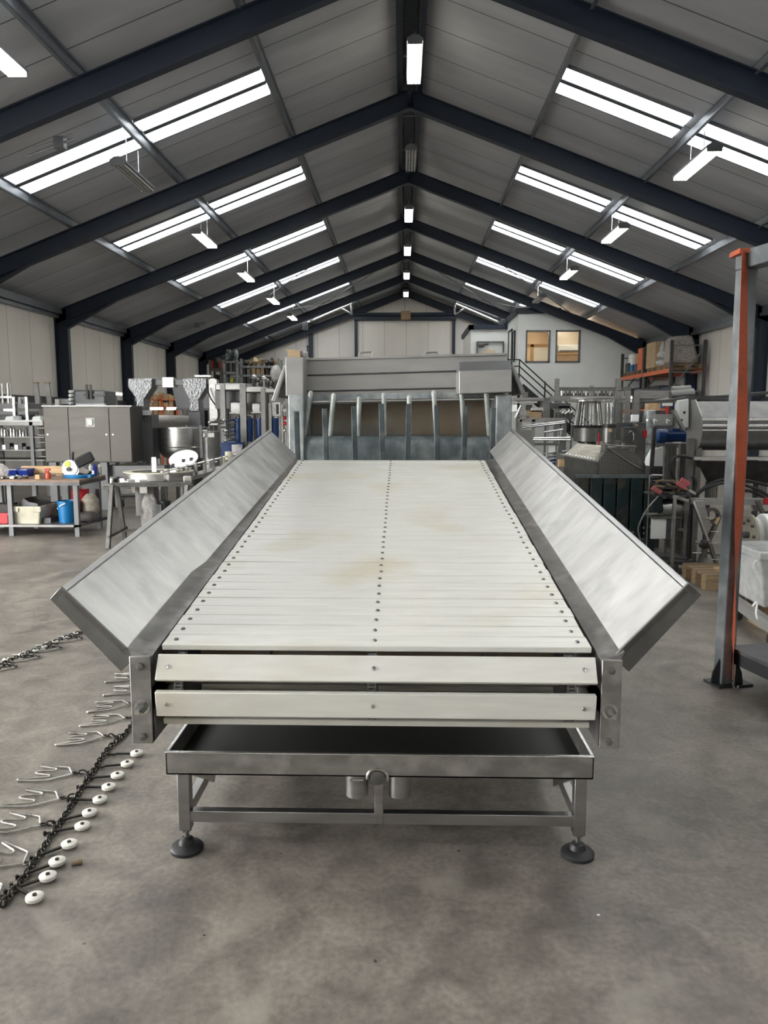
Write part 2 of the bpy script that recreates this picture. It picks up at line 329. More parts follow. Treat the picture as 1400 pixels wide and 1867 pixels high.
# ================================================================== BUILDING
XR0 = 0.11; XLW = -9.62; XRW = 9.86; Y0 = -8.54; Y1 = 41.35; SL = 0.379
ZR = 8.14            # top of the rafters at the ridge
def zrf(x, top=ZR): return top - SL * abs(x - XR0)
struct(MB().box((-34, -22, -0.12), (14, Y1 + .3, 0)).build('floor', 'floor', flat=True))
DY0, DY1, DZ = -2.0, 7.6, 4.3     # unseen open roller door added in the left wall beside the camera for daylight
struct(MB().box((XLW - .15, Y0, 0), (XLW, DY0, 4.75)).box((XLW - .15, DY1, 0), (XLW, Y1, 4.75)).box((XLW - .15, DY0, DZ), (XLW, DY1, 4.75)).build('wall_left', 'wall', flat=True))
struct(MB().box((XRW, Y0, 0), (XRW + .15, Y1, 4.75)).build('wall_right', 'wall', flat=True))
def gable(y, th, hole=None):
    m = MB(); h = 8.6
    if not hole: return m.prism([(XLW, y, 0), (XRW, y, 0), (XRW, y, zrf(XRW, h)), (XR0, y, h), (XLW, y, zrf(XLW, h))], (0, th, 0))
    a, b, t = hole
    m.prism([(XLW, y, 0), (a, y, 0), (a, y, zrf(a, h)), (XLW, y, zrf(XLW, h))], (0, th, 0))
    m.prism([(b, y, 0), (XRW, y, 0), (XRW, y, zrf(XRW, h)), (b, y, zrf(b, h))], (0, th, 0))
    return m.prism([(a, y, t), (b, y, t), (b, y, zrf(b, h)), (XR0, y, h), (a, y, zrf(a, h))], (0, th, 0))
struct(gable(Y1, .15).build('wall_back', 'wall', flat=True))
struct(gable(Y0 - .15, .15).build('wall_front', 'wall', flat=True))
RT = ZR + 0.17
for nm, xe, s in (('ceiling', XLW - .2, -1), ('ceiling', XRW + .2, 1)):
    m = MB(); m.prism([(XR0, Y0 - .2, RT), (xe, Y0 - .2, zrf(xe, RT)), (xe, Y0 - .2, zrf(xe, RT) + .1), (XR0, Y0 - .2, RT + .1)], (0, Y1 - Y0 + .5, 0))
    struct(m.build(nm, 'roof', flat=True))
# base rail and plinth of the side walls
for x, s, nm in ((XLW, 1, 'baseboard_left'), (XRW, -1, 'baseboard_right')):
    m = MB().box((x, DY1, 0), (x + s * .06, Y1, 1.95))
    if s < 0: m.box((x, Y0, 0), (x + s * .06, DY1, 1.95))
    o = m.build(nm, 'concrete'); struct(o)
    m = MB().box((x, DY1, 1.95), (x + s * .10, Y1, 2.12)); struct(m.build('trim_1', 'steel_dark'))
struct(MB().box((XLW, Y1 - .06, 0), (XRW, Y1, 1.2)).build('baseboard_back', 'concrete'))
# portal frames
FR = [Y for Y in [1.46 + 5 * k for k in range(-2, 8)]] + [Y1 - .28]
for Y in FR:
    m = MB(); d = 0.37
    for xe, s in ((XLW, -1), (XRW, 1)):
        zt = zrf(xe + (-s) * .36)
        a = V((XR0, Y, ZR - d / 2)); b = V((xe, Y, zrf(xe) - d / 2))
        m.ibeam(a, b, .17, d * .94)
        # column and haunch
        if not (s < 0 and DY0 < Y < DY1): m.ibeam((xe - s * .19, Y, 0), (xe - s * .19, Y, zt - .05), .17, .36, up=(1, 0, 0))
        x1 = xe - s * .36; x2 = xe - s * 1.7
        m.prism([(x1, Y - .012, zrf(x1) - d), (x2, Y - .012, zrf(x2) - d), (x1, Y - .012, zrf(x1) - d - .22)], (0, .024, 0))
        m.beam((x1, Y, zrf(x1) - d - .22), (x2, Y, zrf(x2) - d), .17, .016)
    m.box((XR0 - .015, Y - .085, ZR - d - .01), (XR0 + .015, Y + .085, ZR))
    o = m.build('portal_frame', 'navy'); struct(o)
# purlins
for x in (-2.4, -4.72, -7.0, 2.5, 4.8, 7.15):
    X = x + XR0; z = zrf(X) + .075
    m = MB(); m.box((X - .012, Y0, z - .085), (X + .012, Y1, z + .085)); m.box((X - .05, Y0, z - .09), (X + .012, Y1, z - .075)); m.box((X - .012, Y0, z + .075), (X + .05, Y1, z + .09))
    struct(m.build('roof_purlin', 'purlin'))
for xe, s in ((XLW, 1), (XRW, -1)):
    X = xe + s * .14; z = zrf(X) - .02
    m = MB(); m.box((X - .07, Y0, z - .10), (X + .07, Y1, z + .08)); m.box((X - .13, Y0, z - .2), (X - .02 * s, Y1, z - .12)); struct(m.build('eaves_purlin', 'purlin'))
m = MB()
for s in (-1, 1):
    m.box((XR0 + s * .2 - .012, Y0, ZR - .08), (XR0 + s * .2 + .012, Y1, ZR + .12)); m.box((XR0 + s * .2 - .05, Y0, ZR - .09), (XR0 + s * .2 + .05, Y1, ZR - .075))
m.box((XR0 - .12, Y0, ZR + .07), (XR0 + .12, Y1, ZR + .1)); struct(m.build('ridge_purlin', 'navy'))
m = MB()
for Y in FR[:-1]:
    for k in (1.2, 3.4): m.box((XR0 - .21, Y + k, ZR - .05), (XR0 + .21, Y + k + .06, ZR - .02))
struct(m.build('ridge_bracket', 'purlin'))
# roof windows: two translucent strips down each slope, in the middle of every bay
wn = 0
for k in range(-2, 8):
    yc = 1.46 + 5 * k + 2.55
    for s in (-1, 1):
        for xa, xb in ((2.5, 4.66), (4.86, 7.0)):
            wn += 1; r = thing('window_%d' % wn, '', ''); del r['label']; del r['category']; struct(r)
            def P(x, y, dz): X = XR0 + s * x; return (X, y, zrf(X, RT) - dz)
            for ya in (yc - .47, yc + .08):
                yb = ya + .39
                m = MB(); m.hexa([P(xa, ya, .02), P(xb, ya, .02), P(xb, yb, .02), P(xa, yb, .02), P(xa, ya, .01), P(xb, ya, .01), P(xb, yb, .01), P(xa, yb, .01)])
                m.build('pane', 'skylight', r, flat=True)
            m = MB()
            for ya in (yc - .5, yc - .05, yc + .05, yc + .5):
                m.hexa([P(xa, ya - .02, .05), P(xb, ya - .02, .05), P(xb, ya + .02, .05), P(xa, ya + .02, .05), P(xa, ya - .02, 0), P(xb, ya - .02, 0), P(xb, ya + .02, 0), P(xa, ya + .02, 0)])
            m.build('window_frame', 'purlin', r)
# end wall: big door with its frame, posts, rails
dz = at(651, 585, 41.2).z
o = MB().box((-2.42, Y1 - .1, 0), (2.55, Y1 - .02, dz)).build('door_1', 'wall', flat=True); struct(o)
m = MB()
m.box((-2.58, Y1 - .22, 0), (-2.42, Y1 - .02, dz + .35)); m.box((2.55, Y1 - .22, 0), (2.71, Y1 - .02, dz + .35)); m.box((-2.6, Y1 - .35, dz + .02), (2.75, Y1 - .03, dz + .25))
m.cyl((-2.6, Y1 - .45, dz + .3), (2.7, Y1 - .45, dz + .3), .08)
struct(m.build('trim_2', 'navy'))
struct(MB().box((XR0 - .22, Y1 - .58, dz + .05), (XR0 + .22, Y1 - .3, dz + .38)).frame((XR0 - .24, Y1 - .6, dz + .02), (XR0 + .24, Y1 - .3, dz + .42), .03).build('trim_2', 'pallet_wood'))
struct(MB().box((-5.0, Y1 - .22, 0), (-4.78, Y1 - .02, zrf(-4.9) - .3)).build('trim_3', 'navy'))
struct(MB().box((5.1, Y1 - .22, 0), (5.3, Y1 - .02, zrf(5.2) - .3)).build('trim_3', 'navy'))
for s, nm in ((-1, 'left'), (1, 'right')):
    a = at(641 if s < 0 else 829, 553, 38.8); b = at(556 if s < 0 else 914, 590, 38.8); c = at(641 if s < 0 else 829, 573, 38.8); e = at(622 if s < 0 else 848, 562, 38.8)
    r = thing('door_rail', 'galvanised tubular door rail with brace under the roof, %s of the big door' % nm, 'rail', a)
    MB().tube([a, b], .05).build('rail', 'steel_bright', r); MB().tube([a, c], .05).tube([c, e], .04).build('brace', 'steel_bright', r)
    MB().box((b.x - .12, 38.7, b.z - .3), (b.x + .12, 38.95, b.z + .1)).build('bracket', 'purlin', r)
m = MB()
for (xa, ya, xb, yb) in ((-2.3, 26.5, -7, 31.4), (-2.3, 36.4, -7, 31.5), (2.5, 26.5, 7, 31.4), (2.5, 36.4, 7, 31.5), (0, 31.5, -4.6, 36.4), (0.2, 31.5, 4.9, 36.4)):
    m.tube([(xa, ya, zrf(xa) - .12), (xb, yb, zrf(xb) - .12)], .014, 6)
struct(m.build('roof_brace', 'steel_dark'))
# ------------------------------------------------------------------ strip lights
def fixture(label, x, y0, z, zr, lit, group, rope=True):
    L = 1.5; t = thing('strip_light', label, 'light', (x, y0, z), group)
    MB().box((x - .13, y0 - .02, z + .03), (x + .13, y0 + L + .02, z + .07)).prism([(x - .13, y0 - .02, z + .07), (x + .13, y0 - .02, z + .07), (x + .05, y0 - .02, z + .12), (x - .05, y0 - .02, z + .12)], (0, L + .04, 0)).build('housing', 'purlin', t)
    for i in range(4):
        xx = x - .096 + .064 * i; MB().cyl((xx, y0, z), (xx, y0 + L, z), .018, 8).build('tube', 'tube' if lit else 'tube_off', t)
    for yy in (y0 - .02, y0 + L): MB().box((x - .12, yy, z - .02), (x + .12, yy + .02, z + .03)).build('end_plate', 'purlin', t)
    for yy in (y0 + .45, y0 + L - .45):
        MB().cyl((x, yy, z + .11), (x, yy, zr), .007, 6).build('hanging_wire', 'steel_bright', t)
    return t
NTH = ['nearest', 'second', 'third', 'fourth', 'fifth', 'sixth', 'seventh']
for k in range(6):
    lit = k != 1
    fixture('%s strip light hanging along the roof ridge, %s from the camera' % ('lit four-tube' if lit else 'unlit four-tube', NTH[k]), XR0 + .06 - .012 * k, 13.25 + 5 * k, 7.58, 8.06, lit, 'strip lights along the ridge')
for k in range(6):
    lit = k != 1; y = 8.4 + 4.85 * k; x = -4.86 + XR0
    fixture('%s strip light on wires under the left roof slope, %s from the camera' % ('lit' if lit else 'unlit', NTH[k]), x, y, 5.75, zrf(x) + .0, lit, 'strip lights of the left slope')
for k in range(4):
    lit = k != 3; y = 12.85 + 5.0 * k; x = 4.78 + XR0
    fixture('%s strip light on wires under the right roof slope, %s from the camera' % ('lit' if lit else 'unlit', NTH[k]), x, y, 5.76, zrf(x) + .0, lit, 'strip lights of the right slope')
for x0, y0, x1, y1, Y, nm in ((50, 285, 135, 253, 12.3, 'near the left edge'), (225, 425, 300, 392, 19, 'over the grey control cabinet'), (320, 603, 375, 590, 30, 'far down the left slope')):
    a = at(x0, y0, Y); b = at(x1, y1, Y); t = thing('conduit', 'thin conduit with junction clips under the left roof, ' + nm, 'conduit', a)
    n = V((-.02, 0, .06)); d = (b - a)
    MB().tube([a, b], .018, 6).tube([a + n + d * .2, b + n], .014, 6).build('pipe', 'purlin', t); MB().box(a + d * .7 - V((.08, .06, .07)), a + d * .7 + V((.08, .06, .10))).build('clip', 'purlin', t)
# ================================================================== OFFICE ON THE UPPER FLOOR
OY = 31.75
m = MB(); xa, xb = 4.74, XRW; zt = 5.68
# front wall with two window openings
wz0, wz1 = 3.75, 5.03; w1 = (4.93, 5.91); w2 = (6.13, 7.12)
top = lambda x: min(zt, zrf(x) - .42)
for a, b, z0, z1 in ((xa, w1[0], 0, 9), (w1[1], w2[0], 0, 9), (w2[1], xb, 0, 9), (w1[0], w1[1], 0, wz0), (w1[0], w1[1], wz1, 9), (w2[0], w2[1], 0, wz0), (w2[0], w2[1], wz1, 9)):
    m.prism([(a, OY, z0), (b, OY, z0), (b, OY, min(z1, top(b) + .3)), (a, OY, min(z1, top(a) + .3))], (0, .12, 0))
struct(m.build('wall_office_front', 'office', flat=True))
struct(MB().box((4.62, OY, 0), (4.74, 35.1, zt + .2)).build('wall_office_side', 'office', flat=True))
struct(MB().box((3.1, 35.1, 0), (4.74, 35.25, 5.45)).box((3.0, 35.1, 0), (3.1, 39.5, 5.45)).build('wall_office_rear', 'office', flat=True))
struct(MB().box((4.55, OY - .08, zt), (6.3, OY + .1, zt + .22)).box((4.52, OY, zt), (4.76, 35.2, zt + .22)).box((2.9, 35.0, 5.43), (4.76, 35.3, 5.63)).box((2.9, 35, 5.43), (3.12, 39.5, 5.63)).build('trim_4', 'navy'))
for i, (a, b) in enumerate((w1, w2)):
    r = thing('window_%d' % (90 + i), '', ''); del r['label']; del r['category']; struct(r)
    f = MB()
    for q in ((a, wz0, a + .06, wz1), (b - .06, wz0, b, wz1), (a, wz0, b, wz0 + .06), (a, wz1 - .06, b, wz1)): f.box((q[0], OY - .04, q[1]), (q[2], OY + .1, q[3]))
    f.build('window_frame', 'grey_paint', r); MB().box((a + .05, OY + .03, wz0 + .05), (b - .05, OY + .04, wz1 - .05)).build('pane', 'glass', r)
# the room behind the windows
m = MB(); iy = OY + 2.6
m.box((4.8, iy, 2.7), (9.5, iy + .1, 5.4)).box((9.4, OY + .12, 2.7), (9.5, iy, 5.4)).box((4.75, OY + .12, 2.6), (9.5, iy, 2.7))
m.box((4.75, OY + .12, 5.2), (6.6, iy, 5.3)); struct(m.build('wall_office_inner', 'interior', flat=True))
struct(MB().box((5.05, iy - .05, 2.7), (5.2, iy, 4.7)).box((5.55, iy - .05, 2.7), (5.68, iy, 4.7)).box((5.05, iy - .05, 4.6), (6.7, iy, 4.72)).box((6.55, iy - .05, 2.7), (6.68, iy, 4.7)).build('trim_5', 'wood'))
struct(MB().box((5.7, iy - .03, 2.8), (6.54, iy - .01, 4.58)).build('door_2', 'office'))
t = thing('air_conditioner', 'white wall air conditioner inside the right office window', 'air conditioner', (6.75, iy - .25, 4.35))
MB().box((6.7, iy - .30, 4.36), (7.75, iy - .055, 4.66)).build('body', 'office', t, bevel=.03); MB().box((6.75, iy - .31, 4.38), (7.7, iy - .29, 4.43)).build('louvre', 'steel_dark', t)
struct(MB().box((6.45, iy - .4, 4.3), (6.52, iy, 5.2)).box((6.45, iy - .4, 4.25), (7.8, iy - .02, 4.32)).build('trim_5', 'wood'))
for i, (x, z) in enumerate(((7.45, 4.98), (5.4, 5.12))):
    tag(MB().lathe([(.01, .05), (.09, .04), (.09, 0), (.01, -.01)], (x, OY + 1.4, z), 12).build('ceiling_lamp', 'warm_lamp'), 'small warm ceiling lamp behind the %s office window' % ('right' if i == 0 else 'left'), 'light')
# door and small window on the rear and side office walls
struct(MB().box((4.60, 33.4, 3.2), (4.63, 34.3, 5.2)).build('door_3', 'office')); struct(MB().frame((4.585, 33.35, 3.2), (4.60, 34.35, 5.25), .05).frame((4.585, 32.5, 3.9), (4.6, 33.1, 5.1), .05).build('trim_6', 'grey_paint'))
a = at(882, 638, 35.05); b = at(903, 652, 35.05)
struct(MB().box((a.x, 35.06, b.z), (b.x, 35.1, a.z)).build('window_92', 'interior')); struct(MB().frame((a.x - .3, 35.04, b.z - .9), (b.x + .35, 35.08, a.z + .35), .05).build('trim_6', 'grey_paint'))
a = at(880, 628, 35.0); tag(MB().tube([a + V((-.2, 0, -.05)), a + V((.25, 0, .03))], .04).box(a + V((-.15, -.05, -.12)), a + V((.05, .08, -.04))).build('wall_lamp', 'steel_dark'), 'small dark lamp over the door of the rear white office', 'lamp')
# stair with black railing
t = thing('staircase', 'black steel stair with railing going up to the white office', 'stairs', (4.9, 30.2, 0))
A = at(942, 714, 30.4); m = MB()
zl = 2.75; xs = 4.45
m.box((3.6, 30.1, zl - .14), (4.75, 31.6, zl)); m.build('landing', 'blackpaint', t)
m = MB()
for yy in (30.1, 30.95): m.beam((xs + .1, yy, zl), (xs + 3.3, yy, .05), .05, .22)
m.build('stringer', 'blackpaint', t)
m = MB()
for k in range(13): m.box((xs + .15 + .24 * k, 30.1, zl - .2 - .2 * k), (xs + .4 + .24 * k, 30.95, zl - .17 - .2 * k))
m.build('tread', 'blackpaint', t)
m = MB()
for z in (1.0, .75, .45): m.beam((xs, 30.1, zl + z), (xs + 3.0, 30.1, z + .1), .045, .045); m.beam((3.65, 30.1, zl + z), (xs, 30.1, zl + z), .045, .045)
for x, zz in ((3.65, 0), (4.05, 0), (xs, 0), (xs + 1.0, -.85), (xs + 2.0, -1.75), (xs + 3.0, -2.6)): m.beam((x, 30.1, zl + zz), (x, 30.1, zl + zz + 1.02), .05, .05)
m.build('railing', 'blackpaint', t)
for p in ((3.7, 30.2), (3.7, 31.5), (4.65, 31.5)): MB().beam((p[0], p[1], 0), (p[0], p[1], zl - .14), .1, .1).build('post', 'blackpaint', t)
# ================================================================== THE CONVEYOR
BX = -0.093; TH = math.atan(0.1234); BW = 0.73; PITCH = 0.0925
BY, BZ = 2.525, 0.826
cv = thing('slat_conveyor', 'inclined conveyor with white plastic slats and steel side wings, in the foreground', 'conveyor', (BX, 2.6, 0))
def slat_mesh():
    m = MB(); n = 40; vs = []
    w = PITCH - .0045; m.box((-BW, -w / 2, -.021), (BW, w / 2, 0)); return m
sl0 = slat_mesh().build('slat', 'white_pe', bevel=.003)
sc = MB().lathe([(.001, .0045), (.006, .004), (.0085, 0), (.0085, -.003)], (0, 0, 0), 10).build('screw', 'steel_dull')
scw = MB().lathe([(.001, .0045), (.006, .004), (.0085, 0), (.0085, -.003)], (0, 0, 0), 10).build('screw', 'steel_bright')
def put_slat(Y, Z, ang, first, jitter=0.0, s=sc):
    o = sl0 if first else sl0.copy()
    if not first: C.objects.link(o)
    o.parent = cv; o.location = (random.uniform(-.002, .002), Y - 2.6, Z); o.rotation_euler = (ang, 0, 0)
    for k, x in enumerate((-.692, -.004, .69)):
        q = s.copy(); C.objects.link(q); q.parent = o; q.location = (x, random.uniform(-.002, .002), .001)
    return o
N = 38
for k in range(N):
    d = (k + .5) * PITCH
    put_slat(BY + d * cos(TH), BZ + d * sin(TH) + random.uniform(-.0012, .0012), TH + random.uniform(-.006, .006), k == 0, s=sc)
CY, CZ, RR = 2.625, .675, .19
for yy, zz, a in ((2.458, .770, 31), (2.441, .646, -7)): put_slat(yy, zz, pi / 2 - radians(a), False, s=scw)
for k in range(5): put_slat(2.517 + PITCH * (k + .5), .545 + .003 * k, pi, False)
bpy.data.objects.remove(sc); bpy.data.objects.remove(scw)
# drive chains under the slats
for x in (-.66, -.01, .655):
    pts = [(BX + x, BY + d * cos(TH), BZ - .04 + d * sin(TH)) for d in (3.4, 1.5, .25, .05)] + [(BX + x, CY - .15 * cos(radians(a)), CZ + .14 * sin(radians(a))) for a in (60, 35, 10, -15, -40)] + [(BX + x, 2.7, .60), (BX + x, CY + .4, .63), (BX + x, CY + 3, CZ + .34)]
    m = MB(); P_ = arc(pts[2:10], 5)
    for i in range(len(P_) - 1):
        for s in (-.011, .011): m.beam(P_[i] + V((s, 0, 0)), P_[i + 1] + V((s, 0, 0)), .004, .02, up=(1, 0, 0)) if False else m.beam(P_[i] + V((s, 0, 0)), P_[i + 1] + V((s, 0, 0)), .004, .02)
        m.cyl(P_[i] + V((-.016, 0, 0)), P_[i] + V((.016, 0, 0)), .008, 8)
    m.build('drive_chain', 'steel_dull', cv)
MB().cyl((BX - .76, CY, CZ), (BX + .76, CY, CZ), .022, 16).build('shaft', 'steel', cv)
for x in (-.66, -.01, .655): MB().cyl((BX + x - .012, CY, CZ), (BX + x + .012, CY, CZ), .115, 18).build('sprocket', 'steel_dark', cv)
# inner deck between the runs
MB().hexa([(BX - .7, 2.8, .70), (BX + .7, 2.8, .70), (BX + .7, 6.0, 1.10), (BX - .7, 6.0, 1.10), (BX - .7, 2.8, .72), (BX + .7, 2.8, .72), (BX + .7, 6.0, 1.12), (BX - .7, 6.0, 1.12)]).build('inner_deck', 'screen', cv)
for x in (-.4, .4): MB().beam((BX + x, 2.62, .77), (BX + x, 6.0, 1.19), .05, .05).build('slide_rail', 'steel_dull', cv)
# side frames with end plates
for s, xi, xo in ((-1, -.748, -.818), (1, .748, .815)):
    xi += BX; xo += BX; sf = .1234
    m = MB(); z = lambda Y, o=0: .806 + (Y - 2.5) * sf + o
    m.hexa([(xi, 2.47, z(2.47, -.19)), (xo, 2.47, z(2.47, -.19)), (xo, 6.12, z(6.12, -.19)), (xi, 6.12, z(6.12, -.19)), (xi, 2.47, z(2.47)), (xo, 2.47, z(2.47)), (xo, 6.12, z(6.12)), (xi, 6.12, z(6.12))])
    fr = m.build('side_frame', 'steel_worn', cv, bevel=.003)
    # raised inner lip that leads the goods from the wing onto the slats
    m = MB(); a = xo - s * .002; b = xo + s * .02
    m.hexa([(xo, 2.475, z(2.475)), (xi - s * -.0 , 2.475, z(2.475)), (xi, 6.1, z(6.1)), (xo, 6.1, z(6.1)), (xo + s * .01, 2.475, z(2.475, .026)), (xo - s * .012, 2.475, z(2.475, .012)), (xo - s * .012, 6.1, z(6.1, .012)), (xo + s * .01, 6.1, z(6.1, .026))])
    m.build('lip', 'steel_worn', fr)
    m = MB(); m.box((min(xi, xo), 2.455, .502), (max(xi, xo), 2.475, .806)); m.box((xi, 2.46, .502), (xi + s * .006, 2.78, .70)); ep = m.build('end_plate', 'steel_worn', cv, bevel=.003)
    MB().box((xo, 2.50, .55), (xo + s * .012, 2.9, .74)).build('bearing_plate', 'steel_dull', cv, bevel=.002)
    xm = (xi + xo) / 2 - s * .004
    for zz, r, l in ((.772, .013, .012), (.632, .019, .018), (.528, .012, .01)):
        bo = MB().lathe([(r, 0), (r, -l), (r * .5, -l - .002)], (xm, 2.455, zz), 6, 'y').build('bolt', 'steel_dull', ep)
        if r > .015: MB().cyl((xm, 2.455, zz), (xm + s * .002, 2.405, zz - .001), .009, 10).lathe([(.026, 0), (.026, -.004)], (xm, 2.455, zz), 16, 'y').build('threaded_end', 'steel_bright', bo)
# side wings
def wing(O1, I1, O2, I2, s):
    O1, I1, O2, I2 = map(V, (O1, I1, O2, I2)); n = (O1 - I1).cross(O2 - I1).normalized()
    if n.z > 0: n = -n
    th = .06; m = MB(); off = n * .018
    m.hexa([I1 + off, O1 + off, O2 + off, I2 + off, I1, O1, O2, I2]); w = m.build('side_wing', 'wing', cv)
    u = (O1 - I1).normalized()
    m = MB(); a = O1 + u * .004; b = O2 + u * .004
    m.hexa([a + n * .045, a + n * .045 + u * .022, b + n * .045 + u * .022, b + n * .045, a - n * .003, a + u * .020 - n * .003, b + u * .020 - n * .003, b - n * .003]); m.build('rim', 'wing_rim', w, bevel=.003)
    L = (O2 - O1).normalized()
    m = MB(); i = I1 - u * .03; o = O1 + u * .026
    m.hexa([i + n * .075, o + n * .058, o + n * .058 + L * .01, i + n * .075 + L * .01, i - n * .004, o - n * .004, o - n * .004 + L * .01, i - n * .004 + L * .01]); m.build('end_cap', 'steel_dull', w, bevel=.002)
    m = MB(); i = I2 - u * .01; o = O2 + u * .02
    m.hexa([i + n * .05, o + n * .05, o + n * .05 - L * .006, i + n * .05 - L * .006, i, o, o - L * .006, i - L * .006]); m.build('rear_cap', 'steel_dull', w)
    # stiffening ribs underneath
    for q in (.3, .65):
        a = I1.lerp(I2, q) + n * .04; b = O1.lerp(O2, q) + n * .03; MB().beam(a, b, .04, .03).build('rib', 'steel', w)
wing((-1.128, 2.49, 1.012), (-.925, 2.49, .812), (-1.045, 6.1, 1.477), (-.845, 6.1, 1.287), -1)
wing((.922, 2.49, 1.037), (.722, 2.49, .825), (.841, 6.1, 1.487), (.684, 6.1, 1.325), 1)
# drip tray on its legs
tx0, tx1 = fl(298, 1376, .41).x, fl(1080, 1374, .41).x; ty = fl(690, 1375, .41).y; tb = 4.3
tr = MB()
for q in (((tx0, ty, .325), (tx1, ty + .004, .41)), ((tx0, tb, .325), (tx1, tb + .004, .41)), ((tx0, ty, .325), (tx0 + .004, tb, .41)), ((tx1 - .004, ty, .325), (tx1, tb, .41))): tr.box(*q)
tray = tr.build('drip_tray', 'steel_worn', cv)
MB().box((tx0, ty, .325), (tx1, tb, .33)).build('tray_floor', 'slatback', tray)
MB().box((tx0 - .001, ty - .006, .406), (tx1 + .001, ty + .008, .412)).box((tx0 - .001, ty, .406), (tx0 + .012, tb, .412)).box((tx1 - .012, ty, .406), (tx1 + .001, tb, .412)).build('rolled_rim', 'steel_bright', tray, bevel=.002)
for px in (651, 729):
    c = at(px, 1440, ty + .07); zb = at(px, 1457, ty + .03).z; MB().lathe([(.041, .325), (.041, zb), (.036, zb), (.036, .32)], (c.x, ty + .07, 0), 24, cap=False).build('outlet', 'steel', tray)
c = at(688, 1420, ty - .002)
MB().tube([c + V((.036 * cos(radians(a)), 0, .002 + .036 * sin(radians(a)))) for a in range(-10, 191, 15)], .006, 7).tube([c + V((-.05 - k * .012, 0, -.006)) for k in range(5)], .004, 6).build('weld_bead', 'steel_bright', tray)
MB().lathe([(.026, 0), (.026, -.006), (.02, -.008)], (c.x, ty, c.z + .003), 20, 'y').build('elbow_cover', 'steel_dull', tray)
lx = [fl(338, 1555, 0).x, fl(1051, 1555, 0).x]; ly = 2.66
for i, x in enumerate(lx):
    s = -1 if i == 0 else 1
    for yy in (ly, 4.15):
        lg = MB().box((x - .022, yy - .022, .085), (x + .022, yy + .022, .325)).build('leg', 'steel', cv, bevel=.003)
        MB().cyl((x, yy, .03), (x, yy, .09), .009, 10).lathe([(.019, .088), (.019, .076)], (x, yy, 0), 6).build('spindle', 'steel_dull', lg)
        MB().lathe([(.060, 0), (.061, .012), (.054, .020), (.030, .026), (.024, .045), (.014, .052)], (x, yy, 0), 28).build('foot', 'black', lg)
    MB().beam((x - s * .0, ly + .03, .30), (x - s * .03, ly + .30, .13), .012, .03).build('brace', 'steel_bright', cv)
    MB().beam((x, ly, .15), (x, 4.15, .15), .03, .045).build('side_rail', 'steel', cv)
MB().box((lx[0] + .02, ly - .016, .118), (lx[1] - .02, ly + .018, .160)).build('cross_rail', 'steel', cv, bevel=.002)
MB().box((lx[0] + .02, 4.13, .118), (lx[1] - .02, 4.16, .160)).build('cross_rail', 'steel', cv, bevel=.002)
cx = at(691, 1460, ly).x; MB().box((cx - .016, ly - .020, .12), (cx + .016, ly + .012, .325)).build('centre_post', 'steel', cv, bevel=.002)
# supports further back
for yy in (5.6,):
    for x in (BX - .7, BX + .7):
        MB().box((x - .03, yy - .03, 0), (x + .03, yy + .03, .98)).build('rear_support', 'steel', cv)
# ================================================================== MACHINE BEHIND THE BELT
M['galv_light'] = mat('pale_galvanised', (0.42, 0.45, 0.44), 0.55, 0.3, 0.3, 16, (1, 1, .6), .05)
mc = thing('washing_machine_hood', 'large grey stainless processing machine with upright fingers, at the belt end', 'machine', (-.03, 6.8, 0))
def pz(x, y, Y): p = at(x, y, Y); return (p.x, Y, p.z)
def slab(pts, Y, D, name, m, par=mc, bevel=.006): return MB().prism([pz(x, y, Y) for x, y in pts], (0, D, 0)).build(name, m, par, bevel=bevel)
HY = 6.95
slab([(555, 656), (925, 645), (925, 722), (555, 728)], HY, 1.1, 'hood', 'hood')
for (ya, yb, xr) in ((683, 675, 835), (712, 706, 835)):
    slab([(557, ya), (xr, yb), (xr, yb + 3), (557, ya + 3)], HY - .012, .02, 'seam', 'steel_dark')
slab([(555, 653), (925, 643), (925, 648), (555, 658)], HY - .02, 1.15, 'top_flange', 'hood')
slab([(557, 720), (905, 713), (905, 728), (557, 738)], HY - .05, .06, 'drip_flange', 'galv')
slab([(520, 651), (553, 651), (553, 722), (521, 722)], HY - .28, .75, 'motor_box', 'hood')
b_ = slab([(837, 676), (933, 673), (933, 715), (837, 718)], HY - .42, .8, 'drive_cover', 'hood')
a1, a2 = pz(837, 676, HY - .42), pz(933, 673, HY - .42); h1 = pz(838, 660, HY - .2); h2 = pz(931, 657, HY - .2)
MB().hexa([a1, a2, (a2[0], HY + .3, a2[2]), (a1[0], HY + .3, a1[2]), h1, h2, (h2[0], HY + .3, h2[2]), (h1[0], HY + .3, h1[2])]).build('sloping_top', 'grey_paint', b_)
for xa, xb in ((525, 553), (905, 934)):
    p = pz(xa, 720, 6.6); q = pz(xb, 720, 6.6)
    MB().box((p[0], 6.6, 0), (q[0], 7.9, p[2])).build('side_post', 'galv', mc, bevel=.01)
slab([(553, 736), (905, 728), (905, 800), (553, 800)], 7.15, .02, 'splash_sheet', 'screen')
a = pz(552, 733, 6.75); b = pz(906, 727, 6.75); MB().cyl(a, b, .014, 12).build('cross_pipe', 'steel_bright', mc)
